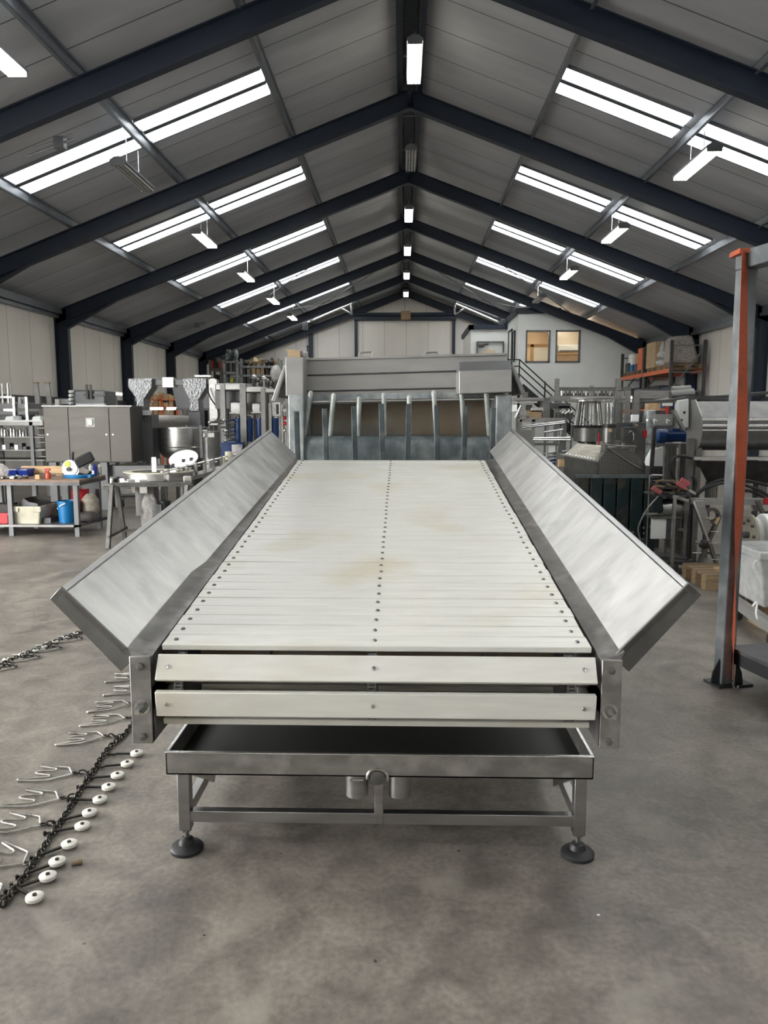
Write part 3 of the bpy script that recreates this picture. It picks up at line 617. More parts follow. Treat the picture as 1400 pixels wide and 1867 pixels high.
# trough below the fingers: a rounded sill and a body down to the floor
a = pz(553, 797, 6.62); b = pz(905, 793, 6.62); zc = a[2] - .09
MB().prism([(a[0], 6.62 + .1 - .1 * cos(radians(t)), zc + .1 * sin(radians(t))) for t in range(0, 91, 15)] + [(a[0], 6.9, zc + .1), (a[0], 6.9, .15), (a[0], 6.62, .15)], (b[0] - a[0], 0, 0)).build('trough', 'galv_dark', mc)
FT = [(540, 750), (592, 745), (645, 740), (695, 736), (745, 736), (796, 739), (848, 741), (899, 743)]
for i, (x, y) in enumerate(FT):
    p = pz(x, y, 6.42); bx = pz(x + (4 if x < 740 else (2 if i == 5 else -3)), 832, 6.42)
    m = MB(); w = .021
    m.hexa([(bx[0] - w, 6.40, bx[2] - .35), (bx[0] + w, 6.40, bx[2] - .35), (bx[0] + w, 6.44, bx[2] - .35), (bx[0] - w, 6.44, bx[2] - .35), (p[0] - w, 6.40, p[2]), (p[0] + w, 6.40, p[2]), (p[0] + w, 6.44, p[2]), (p[0] - w, 6.44, p[2])])
    m.build('finger', 'finger', mc, bevel=.004)
q = pz(540, 838, 6.42); q2 = pz(899, 838, 6.42); MB().beam((q[0] - .04, 6.42, q[2] - .28), (q2[0] + .04, 6.42, q2[2] - .28), .12, .12).build('finger_beam', 'galv_dark', mc)
MB().box((q[0], 6.44, q[2] - .34), (q[0] + .1, 6.65, q[2] - .24)).box((q2[0] - .1, 6.44, q[2] - .34), (q2[0], 6.65, q[2] - .24)).build('beam_arm', 'galv_dark', mc)
RT_ = [((566, 719), (553, 800)), ((608, 723), (601, 802)), ((655, 729), (652, 800)), ((700, 722), (700, 800)), ((746, 726), (746, 800)), ((791, 718), (796, 800)), ((841, 715), (847, 798)), ((886, 711), (892, 795))]
for (t_, b__) in RT_:
    p = V(pz(t_[0], t_[1], 6.66)); q = V(pz(b__[0], b__[1], 6.72)); e = p + V((0, .05, -.01))
    MB().tube(arc([q, q.lerp(p, .5), p, e], 4), .021, 10).build('rear_rod', M['galv_light'], mc)
# hopper boards on both sides of the machine
for pts, nm in (([(517, 666), (523, 664), (502, 733), (494, 731)], 'l'), ([(931, 666), (936, 664), (958, 716), (950, 720)], 'r')):
    slab(pts, 7.2, .5, 'hopper_board', 'hood')
slab([(523, 690), (523, 727), (503, 724)], 7.3, .3, 'hopper_cheek', 'steel_dark'); slab([(934, 672), (950, 716), (934, 722)], 7.3, .3, 'hopper_cheek', 'steel_dark')
for x in (655, 774):
    a = pz(x, 652, 7.3); b = pz(x + 24, 651, 7.3); a = V(a); b = V(b); a.z -= .02; b.z -= .02
    MB().tube([a, a + V((0, 0, .055)), a + V((.012, 0, .065)), b + V((-.012, 0, .065)), b + V((0, 0, .055)), b], .008, 8).build('handle', 'steel', mc)
a = V(pz(560, 650, 7.2)); MB().lathe([(.022, .02), (.022, .03), (.014, .03), (.014, .06), (.02, .06), (.02, .075), (.012, .075), (.012, .1), (.018, .1), (.018, .115), (.01, .12)], (a.x, 7.2, a.z - .02), 12).build('signal_stack', 'steel_dark', mc)
a = at(536, 651, 6.8)
t = thing('cardboard_box', 'open torn cardboard box on top of the machine, left end', 'box', (a.x, 6.85, a.z))
MB().box((a.x - .055, 6.8, a.z), (a.x + .055, 6.95, a.z + .045)).build('body', 'card', t); MB().prism([(a.x - .09, 6.8, a.z + .07), (a.x - .05, 6.8, a.z + .045), (a.x + .05, 6.8, a.z + .047), (a.x + .06, 6.8, a.z + .055)], (0, .15, 0)).build('flap', 'card', t)
tag(MB().ball((a.x + .085, 6.86, a.z + .03), (.03, .04, .03), jit=.2, seed=3).build('crumpled_film', 'film'), 'crumpled clear film beside the torn cardboard box', 'plastic film')
# ================================================================== SMALL BUILDERS FOR MACHINERY
def px(x, y, Y): return at(x, y, Y)
def motor(par, c, axis, r, L, m='blue_motor', name='electric_motor'):      # finned motor with fan cover and terminal box, a part of its machine
    c = V(c); d = V(axis).normalized(); up = V((0, 0, 1)) if abs(d.z) < .9 else V((0, 1, 0)); s = d.cross(up).normalized(); u = s.cross(d)
    mb = MB(); mb.cyl(c, c + d * L * .72, r * .9, 16)
    for k in range(14):
        a = 2 * pi * k / 14; o = (s * cos(a) + u * sin(a)); mb.beam(c + o * r * .93, c + d * L * .7 + o * r * .93, r * .07, r * .2, up=o)
    b = mb.build(name, m, par)
    MB().cyl(c + d * L * .72, c + d * L, r * 1.0, 16, r1=r * .86).build('fan_cover', m, b)
    MB().cyl(c - d * L * .08, c, r * 1.15, 16).build('flange', m, b)
    MB().beam(c + d * L * .2 + u * r * 1.1, c + d * L * .55 + u * r * 1.1, r * .7, r * .45, up=u).build('terminal_box', m, b)
    return b
def legs(par, x0, x1, y0, y1, z, w=.05, m='steel_dull', z0=0):
    for x in (x0, x1):
        for y in (y0, y1): MB().box((x - w / 2, y - w / 2, z0), (x + w / 2, y + w / 2, z)).build('leg', m, par)
def castor(par, x, y, r=.06, m='black'):
    b = MB().cyl((x - .018, y, r), (x + .018, y, r), r, 18).build('castor', m, par)
    MB().box((x - .03, y - .02, r), (x - .022, y + .03, r * 2.3)).box((x + .022, y - .02, r), (x + .03, y + .03, r * 2.3)).box((x - .03, y - .03, r * 2.2), (x + .03, y + .03, r * 2.35)).build('fork', 'steel_dull', b)
def pallet(label, x, y, L=1.2, D=.8, z=0, group=None, name='wooden_pallet'):
    t = thing(name, label, 'pallet', (x, y, z), group)
    for k in range(5):
        yy = y - D / 2 + .05 + k * (D - .1) / 4; MB().box((x - L / 2, yy - .05, z + .122), (x + L / 2, yy + .05, z + .144)).build('deck_board', 'pallet_wood', t)
    for yy in (y - D / 2 + .05, y, y + D / 2 - .05):
        for xx in (x - L / 2 + .07, x, x + L / 2 - .07): MB().box((xx - .07, yy - .05, z + .022), (xx + .07, yy + .05, z + .122)).build('block', 'pallet_wood', t)
        MB().box((x - L / 2, yy - .05, z), (x + L / 2, yy + .05, z + .022)).build('bottom_board', 'pallet_wood', t)
    return t
def carton(label, a, b, group=None, m='card'):
    t = thing('cardboard_box', label, 'box', ((a[0] + b[0]) / 2, (a[1] + b[1]) / 2, min(a[2], b[2])), group)
    MB().box(a, b).build('body', m, t, bevel=.008); xm = (a[0] + b[0]) / 2
    MB().box((xm - .03, min(a[1], b[1]) - .002, min(a[2], b[2])), (xm + .03, max(a[1], b[1]), max(a[2], b[2]) + .002)).build('tape', 'wood', t); return t
# ================================================================== CHAINS WITH ROLLERS AND SHACKLES ON THE FLOOR, LEFT
def link_mesh():
    p = [(.013, -.010), (.020, 0), (.013, .010), (-.013, .010), (-.020, 0), (-.013, -.010)]; q = arc([V((a, b, 0)) for a, b in p + p[:1]], 3)[:-1]
    return MB().tube(q, .0038, 6, closed=True)
L0 = link_mesh().build('chain_link', 'chainm')
def shackle():
    pts = [(0, 0), (.035, .047), (.042, .052), (.155, .062), (.160, .058), (.158, .053), (.090, .040), (.080, .034), (.078, .026), (.086, .020), (.138, .010), (.146, .004), (.146, -.004), (.138, -.009), (.088, -.014), (.079, -.019), (.078, -.028), (.086, -.034), (.178, -.062), (.184, -.066), (.180, -.072), (.080, -.062), (.070, -.056), (0, 0)]
    Q = [V((-x, y, .006)) for x, y in pts]
    return MB().tube(Q, .0036, 7)
SH0 = shackle().build('shackle', 'wire')
R0 = MB().lathe([(.009, .016), (.026, .016), (.029, .014), (.029, .004), (.026, .001), (.009, .001)], (0, 0, .006), 24).build('roller', 'white_plastic')
RP0 = MB().cyl((0, 0, .0), (0, 0, .027), .007, 10).build('pin', 'chainm'); RP0.parent = R0
RA0 = MB().beam((-.10, 0, .012), (0, 0, .012), .010, .007).cyl((-.135, 0, .008), (-.10, 0, .008), .005, 8).cyl((-.135, 0, .002), (-.135, 0, .018), .006, 8).build('arm', 'chainm')
def floor_chain(label, path, rollers, shackles, rng, twin=0.0, ra=0, sa=0, sscale=1.0, rscale=1.0):
    p0 = fl(*path[0]); t = thing('overhead_conveyor_chain', label, 'chain', (p0.x, p0.y, 0), 'loose conveyor chains on the floor')
    P_ = arc([fl(*q) for q in path], 14); step = .0275; out = []; acc = 0
    for i in range(len(P_) - 1):
        seg = (P_[i + 1] - P_[i]); l = seg.length; 
        while acc < l: out.append((P_[i] + seg * (acc / l), atan2(seg.y, seg.x))); acc += step
        acc -= l
    rnd = random.Random(rng)
    for i, (p, a) in enumerate(out[:100]):
        o = L0.copy(); C.objects.link(o); o.parent = t; o.location = (p.x - p0.x, p.y - p0.y, .010 if i % 2 else .014)
        o.rotation_euler = (radians(8) if i % 2 else radians(75), 0, a + rnd.uniform(-.1, .1))
    def near(x, y):
        q = fl(x, y); return min(out, key=lambda o: (o[0] - q).length)
    for x, y in rollers:
        q = fl(x, y, .02); c, a = min(out, key=lambda o: abs((o[0] - V((q.x, q.y, 0))).length - .105) + .0 * abs(o[0].y - q.y))
        o = R0.copy(); C.objects.link(o); o.parent = t; o.location = (q.x - p0.x, q.y - p0.y, 0); o.scale = (rscale,) * 3
        pn = RP0.copy(); C.objects.link(pn); pn.parent = o
        d = c - V((q.x, q.y, 0)); ar = RA0.copy(); C.objects.link(ar); ar.parent = o; ar.rotation_euler = (0, 0, atan2(-d.y, -d.x))
    for x, y, ang in shackles:      # hook point in the photo
        q = fl(x, y); o = SH0.copy(); C.objects.link(o); o.parent = t; o.location = (q.x - p0.x, q.y - p0.y, 0); o.rotation_euler = (0, 0, radians(ang)); o.scale = (sscale,) * 3
        c, a = min(out, key=lambda w: (w[0] - q).length); d = V((c.x - q.x, c.y - q.y, 0)); n = max(1, int(d.length / .024)); m = MB()
        for k in range(n):
            b = V((q.x, q.y, .008)) + d * ((k + .5) / n); aa = atan2(d.y, d.x); r = radians(80) if k % 2 else 0
            u = V((cos(aa), sin(aa), 0)); w = V((-sin(aa) * cos(r), cos(aa) * cos(r), sin(r)))
            m.tube([b + u * (.016 * cos(z)) + w * (.009 * sin(z)) + V((0, 0, .003 + .004 * (k % 2))) for z in [2 * pi * i / 10 for i in range(10)]], .0036, 6, closed=True)
        m.build('drop_chain', 'chainm', t)
    return t
floor_chain('dark oily floor chain with white rollers and wire shackles, beside the front conveyor feet',
    [(8, 1652), (48, 1600), (80, 1550), (108, 1508), (138, 1460), (165, 1418), (195, 1372), (228, 1342), (256, 1300)],
    [(63, 1633), (87, 1595), (104, 1568), (126, 1536), (150, 1503), (163, 1479), (182, 1455), (198, 1432), (214, 1411), (232, 1390), (249, 1371)],
    [(42, 1578, -24), (74, 1508, -10), (107, 1460, -5), (132, 1414, -4), (190, 1345, 8), (228, 1312, 8), (236, 1285, 14), (262, 1258, 8), (262, 1235, 8), (-4, 1640, -20)], 3, sscale=1.16)
floor_chain('dark chain with small rollers and wire shackles further back on the floor, left edge',
    [(-14, 1222), (20, 1207), (60, 1190), (100, 1173), (140, 1158), (182, 1146)],
    [(11, 1200), (40, 1191), (64, 1184), (80, 1177), (100, 1168), (118, 1160), (137, 1153), (154, 1146)],
    [(0, 1222, 8), (30, 1218, 8), (72, 1200, 8), (112, 1183, 6), (150, 1166, 6)], 5, sscale=1.25, rscale=.8)
for o in (L0, SH0, RP0, R0, RA0): bpy.data.objects.remove(o)
q = fl(140, 1577); tag(MB().cyl((q.x - .017, q.y - .006, .009), (q.x + .017, q.y + .008, .009), .008, 10).build('metal_pin', 'pallet_wood'), 'short brown metal pin lying on the floor near the white rollers', 'pin')
q = fl(683, 1587 + 166); tag(MB().ball((q.x, q.y, .002), (.006, .005, .003), 8, 5).build('pebble', 'steel_dark'), 'tiny dark crumb on the bare floor in front of the conveyor', 'crumb')
# ================================================================== GALVANISED FRAME WITH THE ORANGE STRAP, RIGHT
b1 = fl(1321, 1246); X1_, Y1_ = b1.x, b1.y; ZT = 2.42
g = thing('galvanised_gantry_frame', 'tall galvanised square post frame with top beam and low platform, right foreground', 'frame', (X1_, Y1_, 0))
ang = radians(14)
def rotbox(c, hx, hy, z0, z1, a):
    ca, sa = cos(a), sin(a); p = [(c[0] + x * ca - y * sa, c[1] + x * sa + y * ca) for x, y in ((-hx, -hy), (hx, -hy), (hx, hy), (-hx, hy))]
    return [(x, y, z0) for x, y in p] + [(x, y, z1) for x, y in p]
MB().hexa(rotbox((X1_ - .008, Y1_), .042, .042, .008, ZT, ang)).build('post', 'gantry', g, bevel=.006)
X2_, Y2_ = X1_ + .17, Y1_ - .72
MB().hexa(rotbox((X2_ + .012, Y2_), .042, .042, .008, ZT, ang)).build('post', 'gantry', g, bevel=.006)
dv = V((X2_ - X1_, Y2_ - Y1_, 0)).normalized()
MB().beam(V((X1_, Y1_, ZT + .05)) - dv * .05, V((X2_, Y2_, ZT + .05)) + dv * .05, .1, .1).build('top_beam', 'gantry', g, bevel=.006)
for X, Y in ((X1_, Y1_), (X2_, Y2_)):
    f = MB().hexa(rotbox((X + .02, Y), .115, .075, 0, .012, ang)).build('base_plate', 'blackpaint', g)
    for s in (-1, 1): MB().prism([(X + s * .05, Y - .03, .012), (X + s * .095, Y - .03, .012), (X + s * .085, Y - .03, .08), (X + s * .05, Y - .03, .16)], (0, .012, 0)).build('gusset', 'blackpaint', f)
MB().hexa(rotbox((X1_ + .46, Y1_ - .26), .38, .36, .215, .235, ang)).build('platform', 'steel_dark', g)
MB().beam((X1_ + .04, Y1_ - .02, .18), (X2_ + .04, Y2_ + .02, .18), .05, .08).build('platform_beam', 'blackpaint', g)
MB().beam((X1_ + .06, Y1_ + .05, .18), (X1_ + .85, Y1_ + .1, .18), .05, .07).build('platform_beam', 'blackpaint', g)
MB().box((X1_ + .8, Y1_ - .6, 0), (X1_ + .86, Y1_ - .54, .215)).build('platform_leg', 'blackpaint', g)
# strap: webbing that hangs from the beam, twists and ends in a ratchet
st = thing('ratchet_strap', 'orange webbing strap hanging from the galvanised top beam down beside the post', 'strap', (X1_ + .12, Y1_ - .06, .3))
sx = [(1358, 458), (1356, 560), (1354, 700), (1352, 800), (1350, 880), (1346, 960), (1342, 1040), (1339, 1110), (1337, 1165), (1337, 1190), (1336, 1240)]
wd = [.030, .034, .038, .040, .038, .034, .020, .008, .005, .015, .013]; YS = Y1_ - .075
m = MB(); vs = []
for (x, y), w in zip(sx, wd):
    p = at(x, y, YS); wx = w * .82; tw = sqrt(max(0, .04 ** 2 - w * w)) * .8
    for s in (-1, 1): vs.append((p.x + s * wx, YS + s * tw, p.z))
vs2 = [(a, b + .003, c) for a, b, c in vs]; n = len(sx)
fs = [(2 * i, 2 * i + 1, 2 * i + 3, 2 * i + 2) for i in range(n - 1)] + [(2 * n + 2 * i + 2, 2 * n + 2 * i + 3, 2 * n + 2 * i + 1, 2 * n + 2 * i) for i in range(n - 1)]
fs += [(2 * i + 2, 2 * n + 2 * i + 2, 2 * n + 2 * i, 2 * i) for i in range(n - 1)] + [(2 * i + 1, 2 * n + 2 * i + 1, 2 * n + 2 * i + 3, 2 * i + 3) for i in range(n - 1)]
m.add(vs + vs2, fs).build('webbing', 'strap', st)
p = at(1358, 458, YS); MB().box((p.x - .03, YS - .006, p.z - .01), (p.x + .03, Y1_ + .06, p.z + .016)).build('strap_loop', 'strap', st)
p = at(1336, 1243, YS); MB().tube([p, p + V((0, 0, -.03)), p + V((.02, 0, -.045)), p + V((.035, 0, -.025))], .005, 6).build('hook', 'steel_bright', st)
# ================================================================== LEFT: WORKBENCH WITH TOOLS
bz = .765; bx1 = at(190, 866, 10.85).x; bx0 = -7.3; by0, by1 = 10.0, 10.9
t = thing('workbench', 'long steel workbench with board top and low shelf, loaded with tools, left', 'workbench', (bx1 - 1.2, 10.4, 0))
MB().box((bx0, by0, bz - .035), (bx1, by1, bz)).build('bench_top', 'bench_top', t, bevel=.004)
MB().box((bx0, by0 - .006, bz - .075), (bx1, by0 + .02, bz - .03)).box((bx1 - .02, by0, bz - .075), (bx1, by1, bz - .03)).build('edge_rail', 'steel_dark', t)
lx0 = fl(143, 978).x
for x, y in ((lx0, by0 + .06), (lx0, by1 - .1), (at(20, 925, 10.1).x, 10.1), (at(3, 925, 10.8).x, 10.8), (at(20, 925, 10.1).x, 10.8)):
    MB().box((x - .03, y - .03, 0), (x + .03, y + .03, bz - .05)).build('leg', 'grey_paint', t)
MB().box((bx0, by0 + .03, .13), (lx0 + .03, by1 - .06, .16)).build('shelf', 'steel_dull', t)
MB().hexa([(lx0 - .03, by0, .12), (bx1, by1 - .1, .12), (bx1, by1, .12), (lx0 - .03, by1, .12), (lx0 - .03, by0, .16), (bx1, by1 - .1, .16), (bx1, by1, .16), (lx0 - .03, by1, .16)]).build('shelf_end', 'steel_dark', t)
def bt(x, y, Y=10.35): p = at(x, y, Y); return p
# plank
a = bt(40, 855, 10.7); b = bt(116, 855, 10.7)
t = thing('wooden_plank', 'thick pale wooden plank lying across the workbench', 'plank', (a.x, 10.7, bz))
MB().box((a.x, 10.68, bz + .035), (b.x + .1, 10.76, bz + .135)).build('plank', 'wood', t, bevel=.004); MB().box((a.x + .1, 10.66, bz), (a.x + .2, 10.8, bz + .035)).box((b.x - .1, 10.66, bz), (b.x, 10.8, bz + .035)).build('support_block', 'pallet_wood', t)
# spray bottle
a = bt(88, 872, 10.15); t = thing('spray_bottle', 'small bottle with orange red trigger spray head on the workbench', 'bottle', (a.x, 10.15, bz))
MB().lathe([(.001, 0), (.036, .003), (.038, .06), (.030, .085), (.014, .095), (.014, .11)], (a.x, 10.15, bz), 16).build('bottle', 'redorange', t)
MB().box((a.x - .035, 10.135, bz + .11), (a.x + .03, 10.165, bz + .14)).prism([(a.x - .035, 10.14, bz + .11), (a.x - .045, 10.14, bz + .075), (a.x - .035, 10.14, bz + .075), (a.x - .02, 10.14, bz + .11)], (0, .02, 0)).build('trigger_head', 'red', t)
a = bt(69, 870, 10.12); tag(MB().box((a.x - .03, 10.1, bz), (a.x + .03, 10.18, bz + .06)).build('wooden_block', 'wood'), 'small square wooden block beside the spray bottle', 'block')
a = bt(76, 868, 10.3); tag(MB().box((a.x - .02, 10.28, bz), (a.x + .05, 10.38, bz + .05)).build('black_clamp', 'black'), 'small black block behind the square wooden block', 'block')
for i, (x0, x1) in enumerate(((12, 33), (34, 52))):
    a = bt(x0, 862, 10.5); b = bt(x1, 862, 10.5); m = MB(); z0, z1 = bz + .02, bz + .11
    m.hexa([(a.x + .02, 10.48, z0), (b.x - .01, 10.48, z0), (b.x - .01, 10.66, z0), (a.x + .02, 10.66, z0), (a.x, 10.45, z1 - .02), (b.x, 10.45, z1 - .02), (b.x, 10.68, z1), (a.x, 10.68, z1)])
    t = thing('storage_bin', 'royal blue plastic storage bin on the workbench, %s of two' % ('left' if i == 0 else 'right'), 'bin', ((a.x + b.x) / 2, 10.5, bz), 'blue bins on the bench')
    m.build('bin', 'blue_dark', t, bevel=.004); MB().box((a.x + .02, 10.5, z1 - .03), (b.x - .02, 10.64, z1 - .005)).build('contents', 'steel_dull', t); MB().box((a.x + .03, 10.5, bz), (b.x - .02, 10.66, bz + .02)).build('base', 'blue_dark', t)
for i in range(9):
    a = bt(6 + i * 5.2, 872, 10.1 + (i % 3) * .07); tag(MB().ball((a.x, a.y, bz + .022), (.035, .03, .022), 9, 6, .35, i).build('wrapped_part', 'steel_bright' if i % 2 else 'steel_dull'), 'shiny crumpled small metal part in a heap at the left bench end', 'metal part', 'heap of small metal parts on the bench')
a = bt(2, 858, 10.3); tag(MB().ball((a.x, 10.3, bz + .10), (.10, .08, .10), 12, 8, .12, 4).build('plastic_bag', 'clear'), 'clear plastic bag at the left end of the workbench', 'bag')
# mitre saw
a = bt(140, 868, 10.3); X = a.x
t = thing('mitre_saw', 'mitre saw with blue base and pale green white blade guard on the workbench', 'saw', (X, 10.3, bz))
MB().lathe([(.02, 0), (.15, 0), (.155, .03), (.14, .045), (.02, .045)], (X, 10.35, bz), 24).box((X - .19, 10.3, bz), (X + .19, 10.45, bz + .045)).build('base', 'blue', t, bevel=.004)
MB().box((X - .17, 10.46, bz + .04), (X + .17, 10.475, bz + .09)).build('fence', 'steel_bright', t)
MB().cyl((X - .09, 10.30, bz + .14), (X - .09, 10.34, bz + .14), .105, 26).build('blade_guard', 'office', t); MB().cyl((X - .12, 10.29, bz + .19), (X - .12, 10.30, bz + .19), .04, 16).build('guard_label', 'yellow', t)
MB().cyl((X - .09, 10.315, bz + .12), (X - .09, 10.32, bz + .12), .118, 30).build('blade', 'steel', t); MB().cyl((X - .1, 10.27, bz + .12), (X - .1, 10.30, bz + .12), .028, 12).build('arbor_cover', 'black', t)
MB().beam((X - .05, 10.37, bz + .2), (X + .1, 10.42, bz + .05), .05, .07).build('arm', 'steel_bright', t)
MB().beam((X - .02, 10.34, bz + .19), (X + .19, 10.4, bz + .30), .13, .14).build('motor_housing', 'black', t, bevel=.02)
MB().tube([(X - .05, 10.32, bz + .21), (X - .05, 10.31, bz + .30), (X - .035, 10.3, bz + .35)], .017, 10).build('handle', 'black', t, bevel=0)
a = bt(172, 860, 10.6)
for i in range(3): tag(MB().lathe([(.001, 0), (.024, 0), (.026, .14), (.014, .15), (.012, .17), (.001, .17)], (a.x - .05 + .055 * i, 10.6 + .02 * i, bz), 14).build('spray_can', ['office', 'blue_dark', 'steel_bright'][i]), ['white', 'blue', 'silver'][i] + ' can standing behind the mitre saw on the bench', 'can', 'cans behind the saw')
# under the bench
sz = .16
a = at(15, 935, 10.1); b = at(70, 935, 10.1)
t = thing('plastic_crate', 'cream plastic crate filled with dark parts on the bench shelf', 'crate', ((a.x + b.x) / 2, 10.3, sz)); x0, x1 = a.x, b.x + .02; cy0, cy1 = 10.12, 10.72; ct = sz + .235
m = MB(); ix = .035
m.hexa([(x0 + ix, cy0 + .02, sz), (x1 - ix, cy0 + .02, sz), (x1 - ix, cy0 + .04, sz), (x0 + ix, cy0 + .04, sz), (x0, cy0, ct), (x1, cy0, ct), (x1, cy0 + .02, ct), (x0, cy0 + .02, ct)])
m.hexa([(x1 - ix - .02, cy0 + .02, sz), (x1 - ix, cy0 + .02, sz), (x1 - ix, cy1, sz), (x1 - ix - .02, cy1, sz), (x1 - .02, cy0, ct), (x1, cy0, ct), (x1, cy1, ct), (x1 - .02, cy1, ct)])
m.hexa([(x0 + ix, cy0 + .02, sz), (x0 + ix + .02, cy0 + .02, sz), (x0 + ix + .02, cy1, sz), (x0 + ix, cy1, sz), (x0, cy0, ct), (x0 + .02, cy0, ct), (x0 + .02, cy1, ct), (x0, cy1, ct)])
m.box((x0 + ix, cy1 - .02, sz), (x1 - ix, cy1, ct)).box((x0 + ix, cy0 + .02, sz), (x1 - ix, cy1, sz + .01)); m.build('body', 'cream', t)
MB().box((x0 - .008, cy0 - .012, ct - .07), (x0 + .13, cy0, ct)).box((x1 - .13, cy0 - .012, ct - .07), (x1 + .008, cy0, ct)).box((x0 + .13, cy0 - .012, ct - .02), (x1 - .13, cy0, ct)).box((x1, cy0 - .012, ct - .05), (x1 + .012, cy1, ct)).build('rim', 'cream', t)
MB().prism([(x0 + .06, 10.2, ct - .05), (x1 - .04, 10.2, ct - .05), (x1 - .08, 10.2, ct + .03), (x0 + .24, 10.2, ct + .05), (x0 + .17, 10.2, ct + .10), (x0 + .12, 10.2, ct + .05)], (0, .4, 0)).build('scrap', 'steel_dark', t)
def bucket(label, x, y, z, r, h, m, group=None, handle=True):
    t = thing('plastic_bucket', label, 'bucket', (x, y, z), group)
    MB().lathe([(.001, .004), (r * .86, 0), (r, h), (r * 1.03, h), (r * 1.03, h - .02), (r * .97, h - .02)], (x, y, z), 26, cap=False).lathe([(r * .98, h), (r * .85, .01), (.001, .01)], (x, y, z), 26, cap=False).build('body', m, t)
    if handle: MB().tube([(x - r * 1.04, y - .01, z + h * .62), (x - r * .3, y - r * 1.05, z + h * .8), (x + r * .3, y - r * 1.1, z + h * .92)], .008, 6).build('handle', 'office', t)
    return t
a = at(122, 940, 10.3); bucket('bright blue plastic bucket with white handle on the bench shelf', a.x, 10.32, sz, .125, .295, 'blue')
bucket('red plastic bucket stacked behind the blue bucket', a.x + .07, 10.60, sz, .12, .42, 'red', handle=False)
a = at(165, 925, 10.5); t = thing('sack', 'half clear sack of grey stuff on the shelf beside the blue bucket', 'sack', (a.x, 10.5, sz))
MB().ball((a.x, 10.5, sz + .19), (.13, .1, .19), 14, 9, .08, 11).build('sack', 'sack', t)
t = thing('tool_bag', 'dark canvas bag below the grey sack at the bench end', 'bag', (a.x, 10.36, sz)); MB().ball((a.x + .02, 10.36, sz + .07), (.19, .09, .07), 14, 8, .06, 5).build('bag', 'grime', t)
a = at(8, 955, 10.15); t = thing('storage_box', 'dark red plastic box on the bench shelf, left edge of the photo', 'box', (a.x, 10.2, sz)); MB().box((a.x - .2, 10.08, sz), (a.x + .09, 10.5, sz + .14)).build('box', 'red', t, bevel=.01); MB().box((a.x - .21, 10.07, sz + .12), (a.x + .10, 10.51, sz + .15)).build('rim', 'red', t)
tag(MB().box((a.x - .15, 10.12, sz + .151), (a.x + .07, 10.4, sz + .26)).build('folded_cloth', 'grime'), 'dark folded cloth on top of the dark red box', 'cloth')
a = at(97, 930, 10.55); tag(MB().ball((a.x, 10.55, sz + .12), (.07, .07, .12), 12, 8, .15, 8).build('plastic_bag', 'sack'), 'crumpled grey plastic bag between the cream crate and blue bucket', 'bag')
tag(MB().box((a.x - .12, 10.2, sz), (a.x + .12, 10.45, sz + .07)).build('parts_tray', 'steel_dark'), 'flat dark tray lying between the crate and the blue bucket', 'tray')
# ================================================================== LEFT: TRESTLE, ROUND TABLE CONVEYOR
t = thing('trestle', 'narrow dark steel trestle with A-shaped legs standing on open floor', 'trestle', (-3.55, 9.4, 0))
p0 = fl(197, 1000); p1 = fl(232, 990); tp = at(206, 884, 9.35); tz = tp.z
MB().beam((p0.x, p0.y, 0), (tp.x, tp.y - .03, tz), .045, .045).build('leg', 'tube_dark', t); MB().beam((p1.x - .02, p1.y, 0), (tp.x + .03, tp.y + .05, tz), .045, .045).build('leg', 'tube_dark', t)
MB().beam((tp.x - .02, tp.y, tz), (tp.x + .95, tp.y + .1, tz), .06, .05).build('top_bar', 'tube_dark', t)
MB().beam((p0.x + .01, p0.y, .14), (p1.x, p1.y, .2), .03, .03).beam((p0.x + .14, (p0.y + p1.y) / 2, .19), (p0.x + .95, p0.y + .3, .19), .03, .03).build('stretcher', 'tube_dark', t)
MB().beam((p0.x + .9, p0.y, 0), (tp.x + .93, tp.y - .03, tz), .045, .045).build('leg', 'tube_dark', t); MB().beam((p1.x + .9, p1.y, 0), (tp.x + .95, tp.y + .05, tz), .045, .045).build('leg', 'tube_dark', t)
YC = 10.0
t = thing('curved_chain_conveyor', 'stainless curved table conveyor with side plates beyond the trestle', 'conveyor', (at(290, 950, YC).x, YC, 0))
c = at(290, 866, YC + .25); m = MB()
m.lathe([(.36, 0), (.45, 0), (.45, .10), (.36, .10), (.36, 0)], (c.x, YC + .25, c.z - .06), 40, cap=False).build('curved_channel', 'steel_worn', t)
MB().lathe([(.352, .103), (.46, .103), (.46, .115), (.352, .115), (.352, .103)], (c.x, YC + .25, c.z - .06), 40, cap=False).build('wear_strip', 'cream', t)
for x0, y0, x1, y1 in ((232, 874, 246, 899), (254, 874, 268, 900), (335, 868, 349, 896)): MB().pbox(x0, y0, x1, y1, YC - .42, .02).build('side_plate', 'steel_bright', t, bevel=.003)
a = at(190, 884, YC - .4); b = at(300, 876, YC - .25); MB().beam(a, b, .16, .02).build('infeed_belt', 'steel_bright', t); MB().beam(a - V((0, 0, .04)), b - V((0, 0, .04)), .18, .05).build('infeed_frame', 'steel_dull', t)
a = at(300, 882, YC - .2); b = at(440, 845, YC + 1.6); MB().beam(a, b, .2, .05).build('outfeed_frame', 'steel', t)
for i in range(9):
    q = V(a).lerp(V(b), (i + .6) / 9); MB().box((q.x - .02, q.y - .12, q.z), (q.x + .02, q.y - .09, q.z + .18)).build('guide_bracket', 'steel', t); MB().cyl((q.x, q.y - .14, q.z + .12), (q.x, q.y + .1, q.z + .12), .012, 8).build('guide_rod', 'steel_bright', t)
q = V(a); q2 = V(b); MB().tube([q + V((0, -.12, .16)), q2 + V((0, -.12, .16))], .012, 8).build('guide_rail', 'steel_bright', t)
